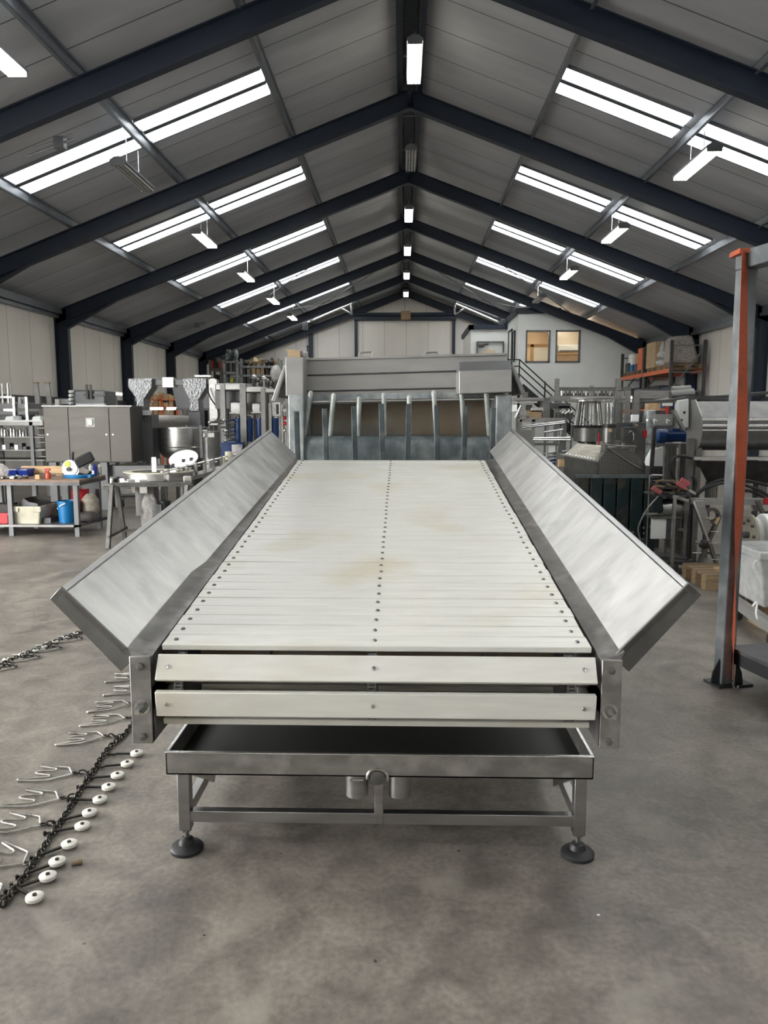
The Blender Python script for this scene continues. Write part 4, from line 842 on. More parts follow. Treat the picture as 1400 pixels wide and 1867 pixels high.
for x, y in ((c.x - .1, YC - .1), (c.x + .18, YC - .12), (c.x + .35, YC + .3), (q2.x, q2.y)): MB().box((x - .035, y - .035, 0), (x + .035, y + .035, c.z - .06)).build('leg', 'steel_dull', t)
MB().box((c.x - .14, YC - .3, .33), (c.x + .10, YC - .1, c.z - .08)).build('drive_housing', 'steel_dull', t); motor(t, (c.x + .22, YC - .25, .5), (0, 0, -1), .07, .28, 'black')
MB().box((c.x + .05, YC - .33, .25), (c.x + .2, YC - .2, .48)).build('switch_box', 'grey_paint', t)
a = at(271, 930, YC - .4); tag(MB().ball((a.x, YC - .34, a.z), (.10, .08, .20), 12, 9, .2, 21).build('plastic_film', 'clear'), 'clear plastic film hanging below the curved conveyor', 'plastic film')
a = at(335, 837, YC + .5); t = thing('round_lid', 'white round plastic lid with black clips, tilted upright on the curved conveyor', 'lid', a); n = 40; m = MB(); vs = []
rx, rz = at(362, 837, YC + .5).x - a.x, .115
u = V((1, 0, .18)).normalized(); w = V((-.1, .3, .55)); nn = u.cross(w).normalized() * .02
ring = [V(a) + u * (rx * cos(2 * pi * k / n)) + w * (.2 * sin(2 * pi * k / n)) for k in range(n)]; MB().prism(ring, nn).build('disc', 'office', t)
for k, (dx, dz) in enumerate(((-.15, -.07), (.0, -.03), (.11, -.03))): q = V(a) + u * dx + w * (dz / .6) - nn * (.0 if nn.y < 0 else 1.0); MB().box((q.x - .02, q.y - .03, q.z - .03), (q.x + .02, q.y + .0, q.z + .03)).build('clip', 'black', t)
MB().beam(V(a) - w * .2, V((a.x, YC + .5, c.z - .01)), .05, .04).build('hinge_stay', 'steel', t)
a = at(295, 830, YC + .4); tag(MB().box((a.x - .03, YC + .05, c.z + .055), (a.x + .03, YC + .07, c.z + .25)).build('plastic_card', 'office'), 'small upright white plate beside the tilted round lid', 'plate')
# stacked jars / plates near the wing tip
for i, (x, y) in enumerate(((432, 822), (418, 832), (408, 838))):
    a = at(x, y, 11.2); h = .14 - .02 * i; tag(MB().lathe([(.001, 0), (.075 - .015 * i, 0), (.08 - .015 * i, h), (.07 - .015 * i, h)], (a.x, 11.2, a.z - .05), 16).cyl((a.x, 11.2, 0), (a.x, 11.2, a.z - .05), .02).build('glass_jar', 'clear' if i == 0 else 'cream'), ['large clear jar with a rim on a stand near the left wing tip', 'middle cream jar on a stand near the left wing tip', 'small cream jar on a stand near the left wing tip'][i], 'jar')
# ================================================================== LEFT: GREY CABINET, RACK AND MACHINES BEHIND IT
CYY = 12.95; a = at(78, 741, CYY); b = at(243, 843, CYY)
t = thing('control_cabinet', 'long brown-grey steel control cabinet raised on a machine base, left', 'cabinet', ((a.x + b.x) / 2, CYY, 0)); x0, x1, z1, z0 = a.x, b.x, a.z, b.z
MB().box((x0, CYY, z0), (x1, CYY + .55, z1)).build('body', 'cabinet', t, bevel=.006)
e = [x0 + .01, at(127, 800, CYY).x, at(201, 800, CYY).x, x1 - .01]
for i in range(3):
    d = MB().box((e[i] + .004, CYY - .018, z0 + .015), (e[i + 1] - .004, CYY, z1 - .02)).build('door', 'cabinet', t, bevel=.003)
    hx = e[i + 1] - .05 if i == 1 else e[i] + .06; MB().cyl((hx, CYY - .018, (z0 + z1) / 2), (hx, CYY - .032, (z0 + z1) / 2), .012, 10).build('lock', 'steel_bright', d)
q = at(164, 770, CYY - .03); MB().box((q.x - .075, CYY - .025, q.z - .075), (q.x + .075, CYY - .018, q.z + .075)).build('switch_plate', 'steel_dull', t); MB().box((q.x - .05, CYY - .045, q.z - .05), (q.x + .05, CYY - .025, q.z + .055)).build('switch', 'office', t, bevel=.01)
MB().box((x0 - .01, CYY - .03, z1), (x1 + .02, CYY + .57, z1 + .012)).build('top_edge', 'steel', t)
for xx in (at(190, 900, CYY).x, x0 + .1):
    for yy in (CYY + .08, CYY + .5): MB().box((xx - .06, yy - .05, 0), (xx + .06, yy + .05, z0)).build('leg', 'grey_paint', t)
MB().pbox(192, 849, 300, 869, CYY + .15, .3).build('base_channel', 'grey_paint', t); MB().pbox(190, 872, 260, 884, CYY + .3, .2).build('lower_tray', 'steel_bright', t)
MB().pbox(196, 884, 262, 900, CYY + .15, .4).build('lower_housing', 'steel_dark', t); castor(t, at(222, 905, 13.3).x, 13.3, .07); MB().pbox(215, 906, 262, 909, CYY + .3, .3).build('skid', 'black', t)
MB().box((at(205, 900, 13.4).x - .04, 13.4, 0), (at(205, 900, 13.4).x + .04, 13.5, .45)).build('leg', 'grey_paint', t)
MB().box((at(262, 900, 13.3).x - .04, 13.2, 0), (at(262, 900, 13.3).x + .04, 13.3, .5)).build('leg', 'grey_paint', t)
# rear control module next to it
t = thing('grey_side_module', 'narrow grey steel cabinet right behind the long cabinet, with a small white display', 'cabinet', (at(254, 900, 13.6).x, 13.6, 0))
MB().pbox(246, 742, 258, 843, 13.52, .5).build('body', 'grey_paint', t); MB().pbox(258, 756, 278, 838, 13.7, .4).build('side_box', 'grey_paint', t); MB().pbox(259, 748, 272, 757, 13.62, .08).build('display', 'office', t); MB().pbox(264, 757, 268, 766, 13.66, .05).build('bracket', 'steel_bright', t)
q = at(256, 843, 13.7); MB().box((q.x - .06, 13.7, 0), (q.x + .1, 13.9, q.z + .02)).build('stand', 'grey_paint', t)
# pale worktop rack left of cabinet
RY = 13.3
t = thing('packing_table', 'steel table with pale worktop and shelves of parts, left of the long cabinet', 'table', (at(30, 900, RY).x, RY, 0))
xa = at(-60, 770, RY).x; xb = at(77, 770, RY).x; q = at(30, 766, RY)
MB().box((xa, RY, q.z - .03), (xb, RY + .9, q.z)).build('worktop', 'office', t); MB().box((xa, RY + .02, q.z - .09), (xb, RY + .05, q.z - .03)).build('edge_rail', 'steel_dull', t)
for x in (59, -40): c = at(x, 800, RY + .05).x; MB().box((c - .03, RY + .02, 0), (c + .03, RY + .08, q.z - .03)).build('leg', 'grey_paint', t); MB().box((c - .03, RY + .8, 0), (c + .03, RY + .86, q.z - .03)).build('leg', 'grey_paint', t)
for y in (796, 820, 838): z = at(30, y, RY + .05).z; MB().box((xa, RY + .04, z - .015), (xb, RY + .85, z)).build('shelf', 'steel_dull', t)
for i in range(5): z = at(68, 781 + i * 13, RY + .1).z; MB().box((at(61, 800, RY).x, RY + .1, z), (xb, RY + .6, z + .012)).build('drawer_runner', 'steel_dull', t)
sh1 = at(30, 820, RY + .05).z; sh0 = at(30, 796, RY + .05).z
for i in range(10):
    x = at(-2 + i * 5.6, 790, RY + .2).x; h = [.13, .16, .15, .11, .17, .15, .12, .14, .10, .16][i]
    tag(MB().lathe([(.001, 0), (.022, 0), (.022, h * .8), (.012, h)], (x, RY + .2, sh0), 10).build('metal_canister', 'steel_bright' if i % 3 else 'steel_dull'), 'small metal canister in a row on the upper shelf below the pale worktop', 'canister', 'canisters under the pale worktop')
for i in range(7):
    x = at(2 + i * 7.5, 812, RY + .2).x; tag(MB().box((x - .03, RY + .15, sh1), (x + .03, RY + .3, sh1 + .05 + .03 * (i % 3))).build('metal_block', 'steel_bright' if i % 3 == 1 else 'steel_dark'), 'small metal block in a row on the middle shelf below the pale worktop', 'block', 'metal blocks under the pale worktop')
for i, (x0, x1) in enumerate(((8, 25), (57, 74))):
    a = at(x0, 761, RY + .1); b = at(x1, 761, RY + .1); tag(MB().prism([(a.x, RY + .1, q.z), (b.x, RY + .1, q.z), (b.x - .01, RY + .1, q.z + .075), (a.x + .03, RY + .1, q.z + .06)], (0, .3, 0)).build('white_tray', 'office', bevel=.004), 'white plastic tray on the pale worktop, %s of two' % ('left' if i == 0 else 'right'), 'tray', 'white trays on the worktop')
t = thing('bottling_machine', 'grey steel machine with chrome cylinders standing on the pale worktop', 'machine', (at(20, 760, RY + .5).x, RY + .5, q.z))
for x in (28, 51, -15): c = at(x, 750, RY + .35).x; MB().box((c - .02, RY + .3, q.z), (c + .02, RY + .34, at(x, 724, RY + .3).z)).build('post', 'steel_bright', t)
MB().pbox(-30, 736, 54, 745, RY + .36, .5).build('top_beam', 'grey_paint', t); MB().pbox(-30, 750, 52, 756, RY + .36, .4).build('lower_beam', 'grey_paint', t)
MB().box((at(-30, 760, RY + .5).x, RY + .45, q.z), (at(50, 760, RY + .5).x, RY + .8, q.z + .10)).build('base', 'steel_dark', t)
for x in (2, 12, 18): a = at(x, 699, RY + .6); MB().cyl((a.x, RY + .6, a.z), (a.x, RY + .6, a.z - .5), .022, 10).build('cylinder', 'steel_bright', t)
MB().pbox(-20, 722, 21, 726, RY + .55, .12).build('cylinder_plate', 'steel', t); MB().pbox(33, 724, 44, 737, RY + .5, .1).build('valve', 'steel_dull', t); MB().pbox(6, 744, 26, 750, RY + .4, .1).build('glass_valve', 'steel_bright', t)
for i, x in enumerate((65, 86)):
    a = at(x, 698, 15.2); b = at(x + 8, 743, 15.2); t = thing('steel_strut', 'brown-grey leaning steel strut above the long cabinet, %s of two' % ('left' if i == 0 else 'right'), 'strut', (b.x + .14, 15.2, 0), 'leaning struts')
    MB().beam((b.x + .10, 15.2, 0), (a.x, 15.2, a.z), .09, .05).build('strut', 'steel_dull', t); MB().box((a.x - .05, 15.16, a.z - .01), (a.x + .06, 15.24, a.z + .01)).build('end_plate', 'pallet_wood', t)
t = thing('dosing_machine', 'grey machine with white knobs and twin cylinders seen over the long cabinet', 'machine', (at(160, 740, 15).x, 15, 0))
MB().pbox(132, 711, 192, 739, 15.1, .6).build('body', 'grey_paint', t, bevel=.03); q = at(160, 739, 15.2); MB().box((q.x - .2, 15.2, 0), (q.x + .2, 15.6, q.z + .03)).build('stand', 'grey_paint', t)
for k in range(4): a = at(128, 714 + 7 * k, 15); MB().cyl((a.x, 14.98, a.z), (a.x, 15.12, a.z), .03, 10).build('knob', 'office', t)
for x in (156, 163): a = at(x, 701, 15); MB().cyl((a.x, 15.05, a.z), (a.x, 15.05, a.z - .28), .026, 10).build('cylinder', 'steel_dull', t)
MB().pbox(100, 727, 126, 737, 15.1, .4).build('side_arm', 'steel_dull', t); MB().pbox(100, 728, 107, 741, 15.05, .1).build('white_cover', 'office', t); MB().pbox(138, 736, 190, 739, 14.98, .1).build('front_rail', 'office', t)
MB().pbox(152, 718, 192, 722, 15.07, .04).build('slot', 'steel_dark', t)
a = at(190, 717, 17.5); t = thing('wall_strip_light', 'lit white strip light behind the column, over the grey cabinets', 'light', (a.x, 17.5, a.z)); b = at(222, 719, 17.5)
MB().beam(a + V((0, .05, .03)), b + V((0, .05, .03)), .08, .04).build('housing', 'purlin', t); MB().cyl(a, b, .025, 10).build('tube', 'tube', t); MB().box((a.x + .2, 17.5, 0), (a.x + .26, 17.6, a.z + .03)).build('stand', 'steel_dull', t)
# twin hopper columns, kettle
HYY = 14.6
t = thing('twin_column_lift', 'grey checker-plate twin column lift with funnel heads and cross beam', 'machine', (at(305, 900, HYY).x, HYY, 0))
for (x0, x1, xs0, xs1, zb) in ((233, 277, 249, 262, None), (333, 376, 345, 362, None)):
    yt = 690; pts = [(x0, yt), (x1, yt - 1), (x1, yt + 16), (xs1, yt + 38), (xs1 + 1, yt + 60), (xs0 - 1, yt + 60), (xs0, yt + 38), (x0, yt + 16)]
    MB().prism([pz(x, y, HYY) for x, y in pts], (0, .35, 0)).build('funnel_head', 'checker', t, bevel=.01)
    a = pz(xs0 - 2, yt + 60, HYY); b = pz(xs1 + 3, yt + 60, HYY); MB().box((a[0], HYY + .02, 0), (b[0], HYY + .32, a[2])).build('column', 'grey_paint', t, bevel=.01)
MB().pbox(277, 692, 334, 702, HYY + .1, .2).build('cross_beam', 'grey_paint', t); MB().pbox(296, 688, 316, 706, HYY + .05, .3).build('slide_block', 'steel', t); MB().pbox(376, 690, 392, 700, HYY + .1, .2).build('arm', 'steel', t)
a = at(384, 692, HYY); MB().box((a.x - .05, HYY + .05, at(384, 775, HYY).z), (a.x + .1, HYY + .25, a.z)).build('front_column', 'steel', t)
p_ = [at(x, y, HYY - .05) for x, y in ((377, 707), (384, 726), (395, 742), (399, 757), (393, 768), (383, 770))]; MB().tube(arc(p_, 5), .014, 8).build('cable', 'black', t)
a = at(355, 686, HYY); MB().pbox(355, 684, 384, 687, HYY + .1, .2).build('top_plate', 'steel_bright', t)
t = thing('mixing_kettle', 'large round polished kettle with rim bands, left behind the white lid', 'kettle', (at(322, 900, 14).x, 14, 0))
a = at(322, 779, 13.6); b = at(322, 829, 13.6); rr = (at(366, 800, 14).x - at(279, 800, 14).x) / 2; zt, zb = a.z, b.z
MB().lathe([(.1, -.12), (rr * .8, -.06), (rr * .97, .03), (rr, .1), (rr, zt - zb), (rr * .96, zt - zb), (rr * .96, .2), (.01, .1)], (a.x, 14, zb), 44, cap=False).build('bowl', 'steel', t)
MB().lathe([(rr, 0), (rr + .03, .005), (rr + .03, .025), (rr, .03)], (a.x, 14, zt - .03), 44, cap=False).build('rim', 'steel_bright', t); MB().lathe([(rr, 0), (rr + .012, .005), (rr, .02)], (a.x, 14, zb + .12), 44, cap=False).build('band', 'steel_bright', t)
MB().lathe([(.18, 0), (.22, .03), (.16, .08), (.16, zb - .1)], (a.x, 14, 0), 20).build('pedestal', 'steel_dull', t)
a = at(384, 786, 13.4); t = thing('cylindrical_tank', 'upright dull steel cylinder with a label beside the kettle', 'tank', (a.x, 13.4, 0)); MB().lathe([(.01, .02), (.15, .02), (.155, a.z - .01), (.13, a.z), (.01, a.z)], (a.x, 13.4, 0), 26).build('tank', 'steel_dull', t)
MB().box((a.x - .09, 13.235, a.z - .1), (a.x + .1, 13.25, a.z - .03)).build('label_plate', 'steel_bright', t); MB().pbox(364, 775, 369, 835, 13.1, .03).build('pipe_stand', 'steel_dark', t)
MB().box((a.x - .13, 13.3, a.z), (a.x - .03, 13.4, a.z + .02)).build('lid_clip', 'steel_bright', t)
t = thing('polished_trough', 'polished curved trough behind the kettle, reflecting the lamps', 'trough', (at(310, 900, 16.5).x, 16.5, 0))
a = at(276, 757, 16.5); b = at(346, 757, 16.5); MB().prism([(a.x, 16.5 + .35 - .35 * cos(radians(k)), a.z - .35 * sin(radians(k))) for k in range(0, 181, 15)], (b.x - a.x, 0, 0)).build('trough', 'steel_bright', t); legs(t, a.x + .1, b.x - .1, 16.6, 17.05, a.z - .15)
t = thing('tilting_hopper', 'grey sheet metal hopper with dark lower edge left of the blue motors', 'hopper', (at(350, 900, 16).x, 16, 0))
pts = [(312, 694), (340, 700), (340, 716), (392, 716), (392, 747), (322, 745), (316, 716)]; MB().prism([pz(x, y, 17.4) for x, y in pts], (0, .8, 0)).build('hopper', 'grey_paint', t); MB().pbox(320, 744, 392, 748, 17.37, .86).build('rim', 'steel_dark', t)
a = at(330, 748, 17.6); b = at(385, 748, 17.6); legs(t, a.x, b.x, 17.6, 18.0, a.z, .07)
# warm lit shelves seen between columns
t = thing('parts_rack', 'far rack of boxes in warm light seen between the hopper columns', 'rack', (at(295, 900, 22).x, 22, 0)); a = at(262, 720, 22); b = at(322, 720, 22)
for x in (a.x, (a.x + b.x) / 2, b.x): MB().box((x - .03, 22, 0), (x + .03, 22.5, a.z)).build('upright', 'orange', t)
for y in (728, 741, 757): z = at(290, y, 22).z; MB().box((a.x, 22, z - .03), (b.x, 22.5, z)).build('shelf', 'orange', t)
k = 0
for y in (728, 741, 757):
    z = at(290, y, 22).z
    for i in range(5):
        x = a.x + .1 + i * (b.x - a.x - .2) / 5; k += 1; tag(MB().box((x, 22.05, z + .001), (x + .13, 22.4, z + .11 + .04 * ((i * 7 + k) % 3))).build('small_carton', 'card' if (i + k) % 3 else 'wood'), 'small carton on the far warm-lit rack between the hopper columns', 'box', 'cartons on the far warm-lit rack')
for i, (x0, x1) in enumerate(((272, 297), (304, 321))): a = at(x0, 745, 20.5); b = at(x1, 745, 20.5); t = thing('low_strip_light', 'low lit strip light under the far rack, %s of two' % ('left' if i == 0 else 'right'), 'light', a, 'low strip lights'); MB().cyl(a, b, .03, 10).build('tube', 'tube', t); MB().beam(a + V((0, .04, .03)), b + V((0, .04, .03)), .08, .03).build('housing', 'purlin', t); MB().box((a.x, 20.55, 0), (a.x + .04, 20.6, a.z + .03)).build('stand', 'steel_dull', t)
# row of machines with blue motors
MYY = 14.2
t = thing('pump_line', 'line of stainless machine frames with dark blue motors, left behind the wing', 'machine', (at(455, 900, MYY).x, MYY, 0))
for x, y0, w in ((442, 700, 11), (479, 708, 8), (405, 700, 9), (492, 735, 5)): a = at(x - w / 2, y0, MYY); b = at(x + w / 2, y0, MYY); MB().box((a.x, MYY, 0), (b.x, MYY + .1, a.z)).build('post', 'steel_dull', t)
for (x0, y0, x1, y1) in ((392, 699, 447, 712), (447, 705, 480, 716), (480, 709, 502, 717)): MB().pbox(x0, y0, x1, y1, MYY + .02, .6).build('hood', 'steel', t, bevel=.02)
MB().pbox(392, 712, 440, 745, MYY + .3, .4).build('panel', 'grey_paint', t); MB().pbox(446, 716, 476, 756, MYY + .3, .4).build('panel', 'steel_dull', t)
for (x0, y0, x1, y1) in ((418, 732, 440, 754), (458, 734, 476, 753), (490, 738, 506, 755)): MB().pbox(x0, y0, x1, y1, MYY + .1, .25).build('gear_case', 'steel', t, bevel=.03); MB().pbox(x0, y1 - 2, x1, y1, MYY + .07, .1).build('tray_lip', 'steel_bright', t)
for x in (434, 453, 473, 500): a = at(x, 766, MYY + .1); motor(t, (a.x, MYY + .12, a.z), (0, 0, -1), .075, .4)
for x in (434, 453, 473, 500): a = at(x, 764, MYY + .1); MB().lathe([(.05, 0), (.06, .02), (.03, .06)], (a.x, MYY + .12, a.z), 12).build('coupling', 'steel_bright', t)
a = at(405, 806, MYY); b = at(445, 824, MYY); MB().box((a.x, MYY - .1, 0), (b.x, MYY + .3, a.z)).build('base', 'blue_motor', t); a = at(445, 812, MYY); b = at(520, 812, MYY); MB().box((a.x, MYY + .05, a.z - .12), (b.x, MYY + .5, a.z)).build('base_frame', 'steel_dark', t)
for x, y in ((385, 767), (404, 766), (407, 786), (407, 804), (377, 770)): a = at(x, y, MYY - .4); b_ = MB().ball((a.x, MYY - .2, a.z), (.04, .04, .03), 10, 7).cyl((a.x, MYY - .2, a.z), (a.x + .1, MYY + .1, a.z), .018, 8).build('valve_knob', 'steel_bright', t)
for k in range(6):
    a = at(410 + 3 * k, 772 + 7 * (k % 5), MYY - .05); MB().cyl((a.x - .1, a.y, a.z), (a.x + .12, a.y + .2, a.z), .015, 8).build('pipe', 'steel_dull', t)
a = at(498, 735, 12.5); t = thing('small_hopper_frame', 'small open steel frame with a bright corner plate near the hopper board', 'frame', (a.x, 12.5, 0))
q = at(510, 757, 12.5); MB().frame((a.x, 12.5, q.z), (q.x, 12.7, a.z), .025).build('frame', 'steel_bright', t); MB().box((a.x + .03, 12.62, q.z + .02), (q.x - .02, 12.66, a.z - .02)).build('panel', 'greenp', t); MB().box((q.x - .03, 12.58, 0), (q.x, 12.62, q.z)).build('leg', 'steel_dull', t)
a = at(512, 740, 12.8); b = at(526, 800, 12.8); t = thing('valve_panel', 'narrow stainless panel with red and white valves left of the large machine', 'panel', ((a.x + b.x) / 2, 12.8, 0)); MB().box((a.x, 12.8, 0), (a.x + .03, 12.84, a.z)).box((b.x - .03, 12.8, 0), (b.x, 12.84, a.z)).box((a.x, 12.8, a.z), (b.x, 12.84, a.z + .05)).build('frame', 'steel', t)
for k, (c, y) in enumerate((('office', 749), ('red', 762), ('red', 772), ('steel_bright', 785))): q = at(519, y, 12.8); MB().ball((q.x, 12.82, q.z), (.035, .03, .035), 10, 7).build('valve', c, t); 
MB().cyl(((a.x + b.x) / 2, 12.85, 0), ((a.x + b.x) / 2, 12.85, a.z), .015, 8).build('riser', 'steel', t)
# far shelving with clutter
SY = 33.0; a = at(382, 652, SY); b = at(500, 652, SY); c = at(520, 715, SY)
def shelving(label, x0, x1, Y, ys, m='steel_dull', D=.8, top=0.35):
    xa = at(x0, ys[0], Y).x; xb = at(x1, ys[0], Y).x; zs = [at((x0 + x1) / 2, y, Y).z for y in ys]; t = thing('shelving_unit', label, 'shelves', ((xa + xb) / 2, Y, 0))
    for x in (xa, xb):
        for yy in (Y, Y + D): MB().box((x - .05, yy - .04, 0), (x + .05, yy + .04, zs[0] + top)).build('upright', m, t)
    for z in zs: MB().box((xa, Y - .04, z - .09), (xb, Y + D + .04, z)).build('shelf', m, t)
    return xa, xb, zs
def fill(label, cat, name, xa, xb, z, Y, n, hs, mats, seed, group, dome=False, D=.6):
    rnd = random.Random(seed); w = (xb - xa) / n
    for i in range(n):
        x = xa + w * i; h = rnd.uniform(*hs); ww = w * rnd.uniform(.75, .96); mm = rnd.choice(mats)
        m = MB()
        if dome: m.ball((x + w / 2, Y + .3, z + h * .45), (ww * .56, .28, h * rnd.uniform(.35, .6)), 9, 6, .4, seed + i)
        else: m.box((x + .03, Y + .02, z + .001), (x + ww, Y + D, z + h))
        tag(m.build(name, mm), label, cat, group)
xa, xb, zs = shelving('left bay of the far storage racks, dark steel, beyond the hoppers', 383, 403, SY, (672, 699))
fill('brown carton on the left bay of the far storage racks', 'box', 'carton', xa, xb, zs[0], SY, 3, (.3, .5), ['card', 'redorange', 'grime'], 3, 'cartons, left bay of the far racks'); fill('dark box on the lower shelf, left bay of the far racks', 'box', 'storage_box', xa, xb, zs[1], SY, 3, (.3, .45), ['grime', 'card', 'steel_dark'], 4, 'boxes, lower left bay')
xa, xb, zs = shelving('tall galvanised bay of the far storage racks with white boxes', 409, 432, SY - .4, (658, 678, 697), 'galv', top=.05)
fill('green-grey bundle on top of the tall galvanised rack', 'bundle', 'bundle', xa, xb, zs[0], SY - .4, 2, (.4, .5), ['galv_dark', 'greenp'], 5, 'bundles on the tall rack', True); fill('dark crate on the middle shelf of the tall galvanised rack', 'crate', 'storage_crate', xa, xb, zs[1], SY - .4, 3, (.25, .42), ['steel_dull', 'grime', 'steel_dark'], 6, 'crates in the tall rack'); fill('small tub on the lowest shelf of the tall galvanised rack', 'tub', 'tub', xa, xb, zs[2], SY - .4, 3, (.15, .35), ['yellow', 'grime', 'steel_dull'], 7, 'tubs in the tall rack')
xa, xb, zs = shelving('wide right bay of the far storage racks with heaped goods on top', 440, 508, SY, (667, 683, 699), 'galv', top=.3)
fill('dark heaped bundle on top of the wide far rack', 'bundle', 'bundle', xa, xb, zs[0], SY, 7, (.25, .5), ['grime', 'grime', 'steel_dark', 'card', 'pallet_wood'], 8, 'bundles on the wide rack', True); fill('brown or dark box on the middle shelf of the wide far rack', 'box', 'carton', xa, xb, zs[1], SY, 8, (.2, .34), ['card', 'grime', 'steel_dull', 'card', 'steel_dark'], 9, 'boxes, middle shelf of the wide rack'); fill('grey crate on the lower shelf of the wide far rack', 'crate', 'storage_crate', xa, xb, zs[2], SY, 8, (.2, .33), ['grime', 'steel_dull', 'steel_dark', 'galv'], 10, 'crates, lower shelf of the wide rack')
a = at(480, 700, 24); t = thing('pipe_manifold', 'cluster of shiny pipes and valves in front of the far racks', 'machine', (a.x, 24, 0))
for k in range(9): q = at(463 + 6 * k, 688 + (k * 5) % 13, 24); MB().cyl((q.x, 24 + .05 * (k % 3), 0), (q.x, 24 + .05 * (k % 3), q.z), .045, 10).build('pipe', 'steel_bright' if k % 2 else 'steel_dark', t); MB().ball((q.x, 24 + .05 * (k % 3), q.z), .09, 9, 6).build('valve', 'steel_bright' if k % 3 == 0 else 'steel_dull', t)
q = at(460, 709, 24); q2 = at(515, 709, 24); MB().box((q.x, 23.9, q.z - .1), (q2.x, 24.3, q.z)).build('tray', 'steel', t)
a = at(503, 680, 20); t = thing('white_hose_reel', 'pale wrapped bundle beside the left hopper board', 'bundle', (a.x, 20, 0)); MB().ball((a.x, 20, a.z), (.15, .15, .2), 12, 8, .1, 2).build('bundle', 'film', t); MB().cyl((a.x, 20, 0), (a.x, 20, a.z), .03, 8).build('stand', 'steel_dull', t)
# ================================================================== RIGHT: PALLET RACK AGAINST THE WALL
def Yat(x, X):     # distance at which the column of pixels x crosses the plane X
    v = _f + _r * ((x - 700) / FPX); return X / v.x * v.y
XA, XB = 8.6, 9.66; YR = (25.3, 28.1, 30.9); BZ_ = 3.12
t = thing('pallet_rack', 'tall pallet rack with orange beams along the right wall, below the dark rafters', 'rack', (9.1, 28, 0))
for Y in YR:
    for X in (XA, XB): MB().box((X - .05, Y - .04, 0), (X + .05, Y + .04, 4.02)).build('upright', 'steel_dark', t)
    m = MB()
    for z in (.6, 1.5, 2.4, 3.0, 3.85): m.beam((XA, Y, z), (XB, Y, z), .03, .04)
    m.beam((XA, Y, 2.42), (XB, Y, 3.8), .03, .05).beam((XB, Y, .6), (XA, Y, 2.4), .03, .05); m.build('end_bracing', 'grey_paint', t)
for i in range(2):
    for X in (XA - .03, XB):
        for z in (BZ_, 1.85): MB().box((X - .02, YR[i] + .04, z - .13), (X + .03, YR[i + 1] - .04, z)).build('beam', 'orange', t)
MB().box((XA - .05, 28.0, 1.9), (XA + .02, 28.1, BZ_ - .1)).build('post_guard', 'grey_paint', t)
PY = [25.95, 27.15, 28.85, 30.1]
for i, y in enumerate(PY):
    pallet(['pallet under the grey wrapped bale on the high rack', 'pallet under the stacked cartons on the high rack', 'pallet under the orange board on the high rack', 'pallet under the blue bins at the far end of the high rack'][i], (XA + XB) / 2 + .02, y, 1.12, 1.1, BZ_ + .001)
z = BZ_ + .146
t = thing('wrapped_bale', 'big grey bale in stretch film on the near end of the high rack', 'bale', (9.15, 25.95, z)); MB().hexa([(8.68, 25.5, z), (9.6, 25.5, z), (9.6, 26.4, z), (8.68, 26.4, z), (8.72, 25.55, z + .86), (9.35, 25.6, z + .92), (9.3, 26.3, z + .95), (8.74, 26.35, z + .9)]).build('bale', mat('brown_bale', (.20, .17, .14), .6, 0, .35, 6, bump=.5), t, bevel=.12)
MB().hexa([(8.665, 25.48, z + .01), (9.62, 25.48, z + .01), (9.62, 26.42, z + .01), (8.665, 26.42, z + .01), (8.70, 25.53, z + .90), (9.38, 25.58, z + .96), (9.33, 26.33, z + .99), (8.72, 26.38, z + .94)]).build('wrap', 'clear', t, bevel=.12)
t = thing('white_sack_stack', 'pale bags in film beside the cartons on the high rack', 'bags', (8.9, 26.75, z)); MB().ball((8.85, 26.78, z + .14), (.27, .14, .14), 12, 8, .12, 3).build('bag', 'film', t); MB().ball((8.85, 26.78, z + .4), (.24, .14, .14), 12, 8, .12, 4).build('bag', 'film', t); MB().tube([(8.8, 26.78, z + .5), (8.8, 26.78, z + .85)], .13, 10, r1=.03).build('bag', 'film', t)
k = 0
for iy, y in enumerate((27.0, 27.5)):
    for iz in range(2):
        for ix, x in enumerate((8.62, 9.14)):
            k += 1; carton('brown carton, %s layer %s of the %s stack on the high rack' % (('lower', 'upper')[iz], ('left column', 'right column')[ix], ('nearer', 'farther')[iy]), (x, y, z + iz * .44 + .001), (x + .5, y + .48, z + iz * .44 + .435), 'cartons on the high rack')
t = thing('orange_board', 'orange board with a white sheet of paper on it on the high rack', 'board', (9.1, 28.5, z)); MB().box((8.62, 28.4, z), (9.6, 28.9, z + .78)).build('board', 'orange', t); MB().box((8.80, 28.385, z + .4), (8.95, 28.399, z + .76)).build('paper', 'office', t)
MB().box((8.6, 28.4, z), (8.618, 28.9, z + .78)).build('side_panel', 'orange', t)
carton('brown carton with a dark bundle behind the orange board', (8.62, 29.0, z + .25), (9.1, 29.35, z + .62)); tag(MB().box((8.62, 28.95, z), (9.4, 29.4, z + .249)).build('dark_crate', 'steel_dark'), 'dark crate under the carton behind the orange board', 'crate'); tag(MB().ball((9.3, 29.1, z + .5), (.3, .2, .38), 12, 8, .2, 4).build('dark_bundle', 'grime'), 'dark lumpy bundle behind the orange board', 'bundle')
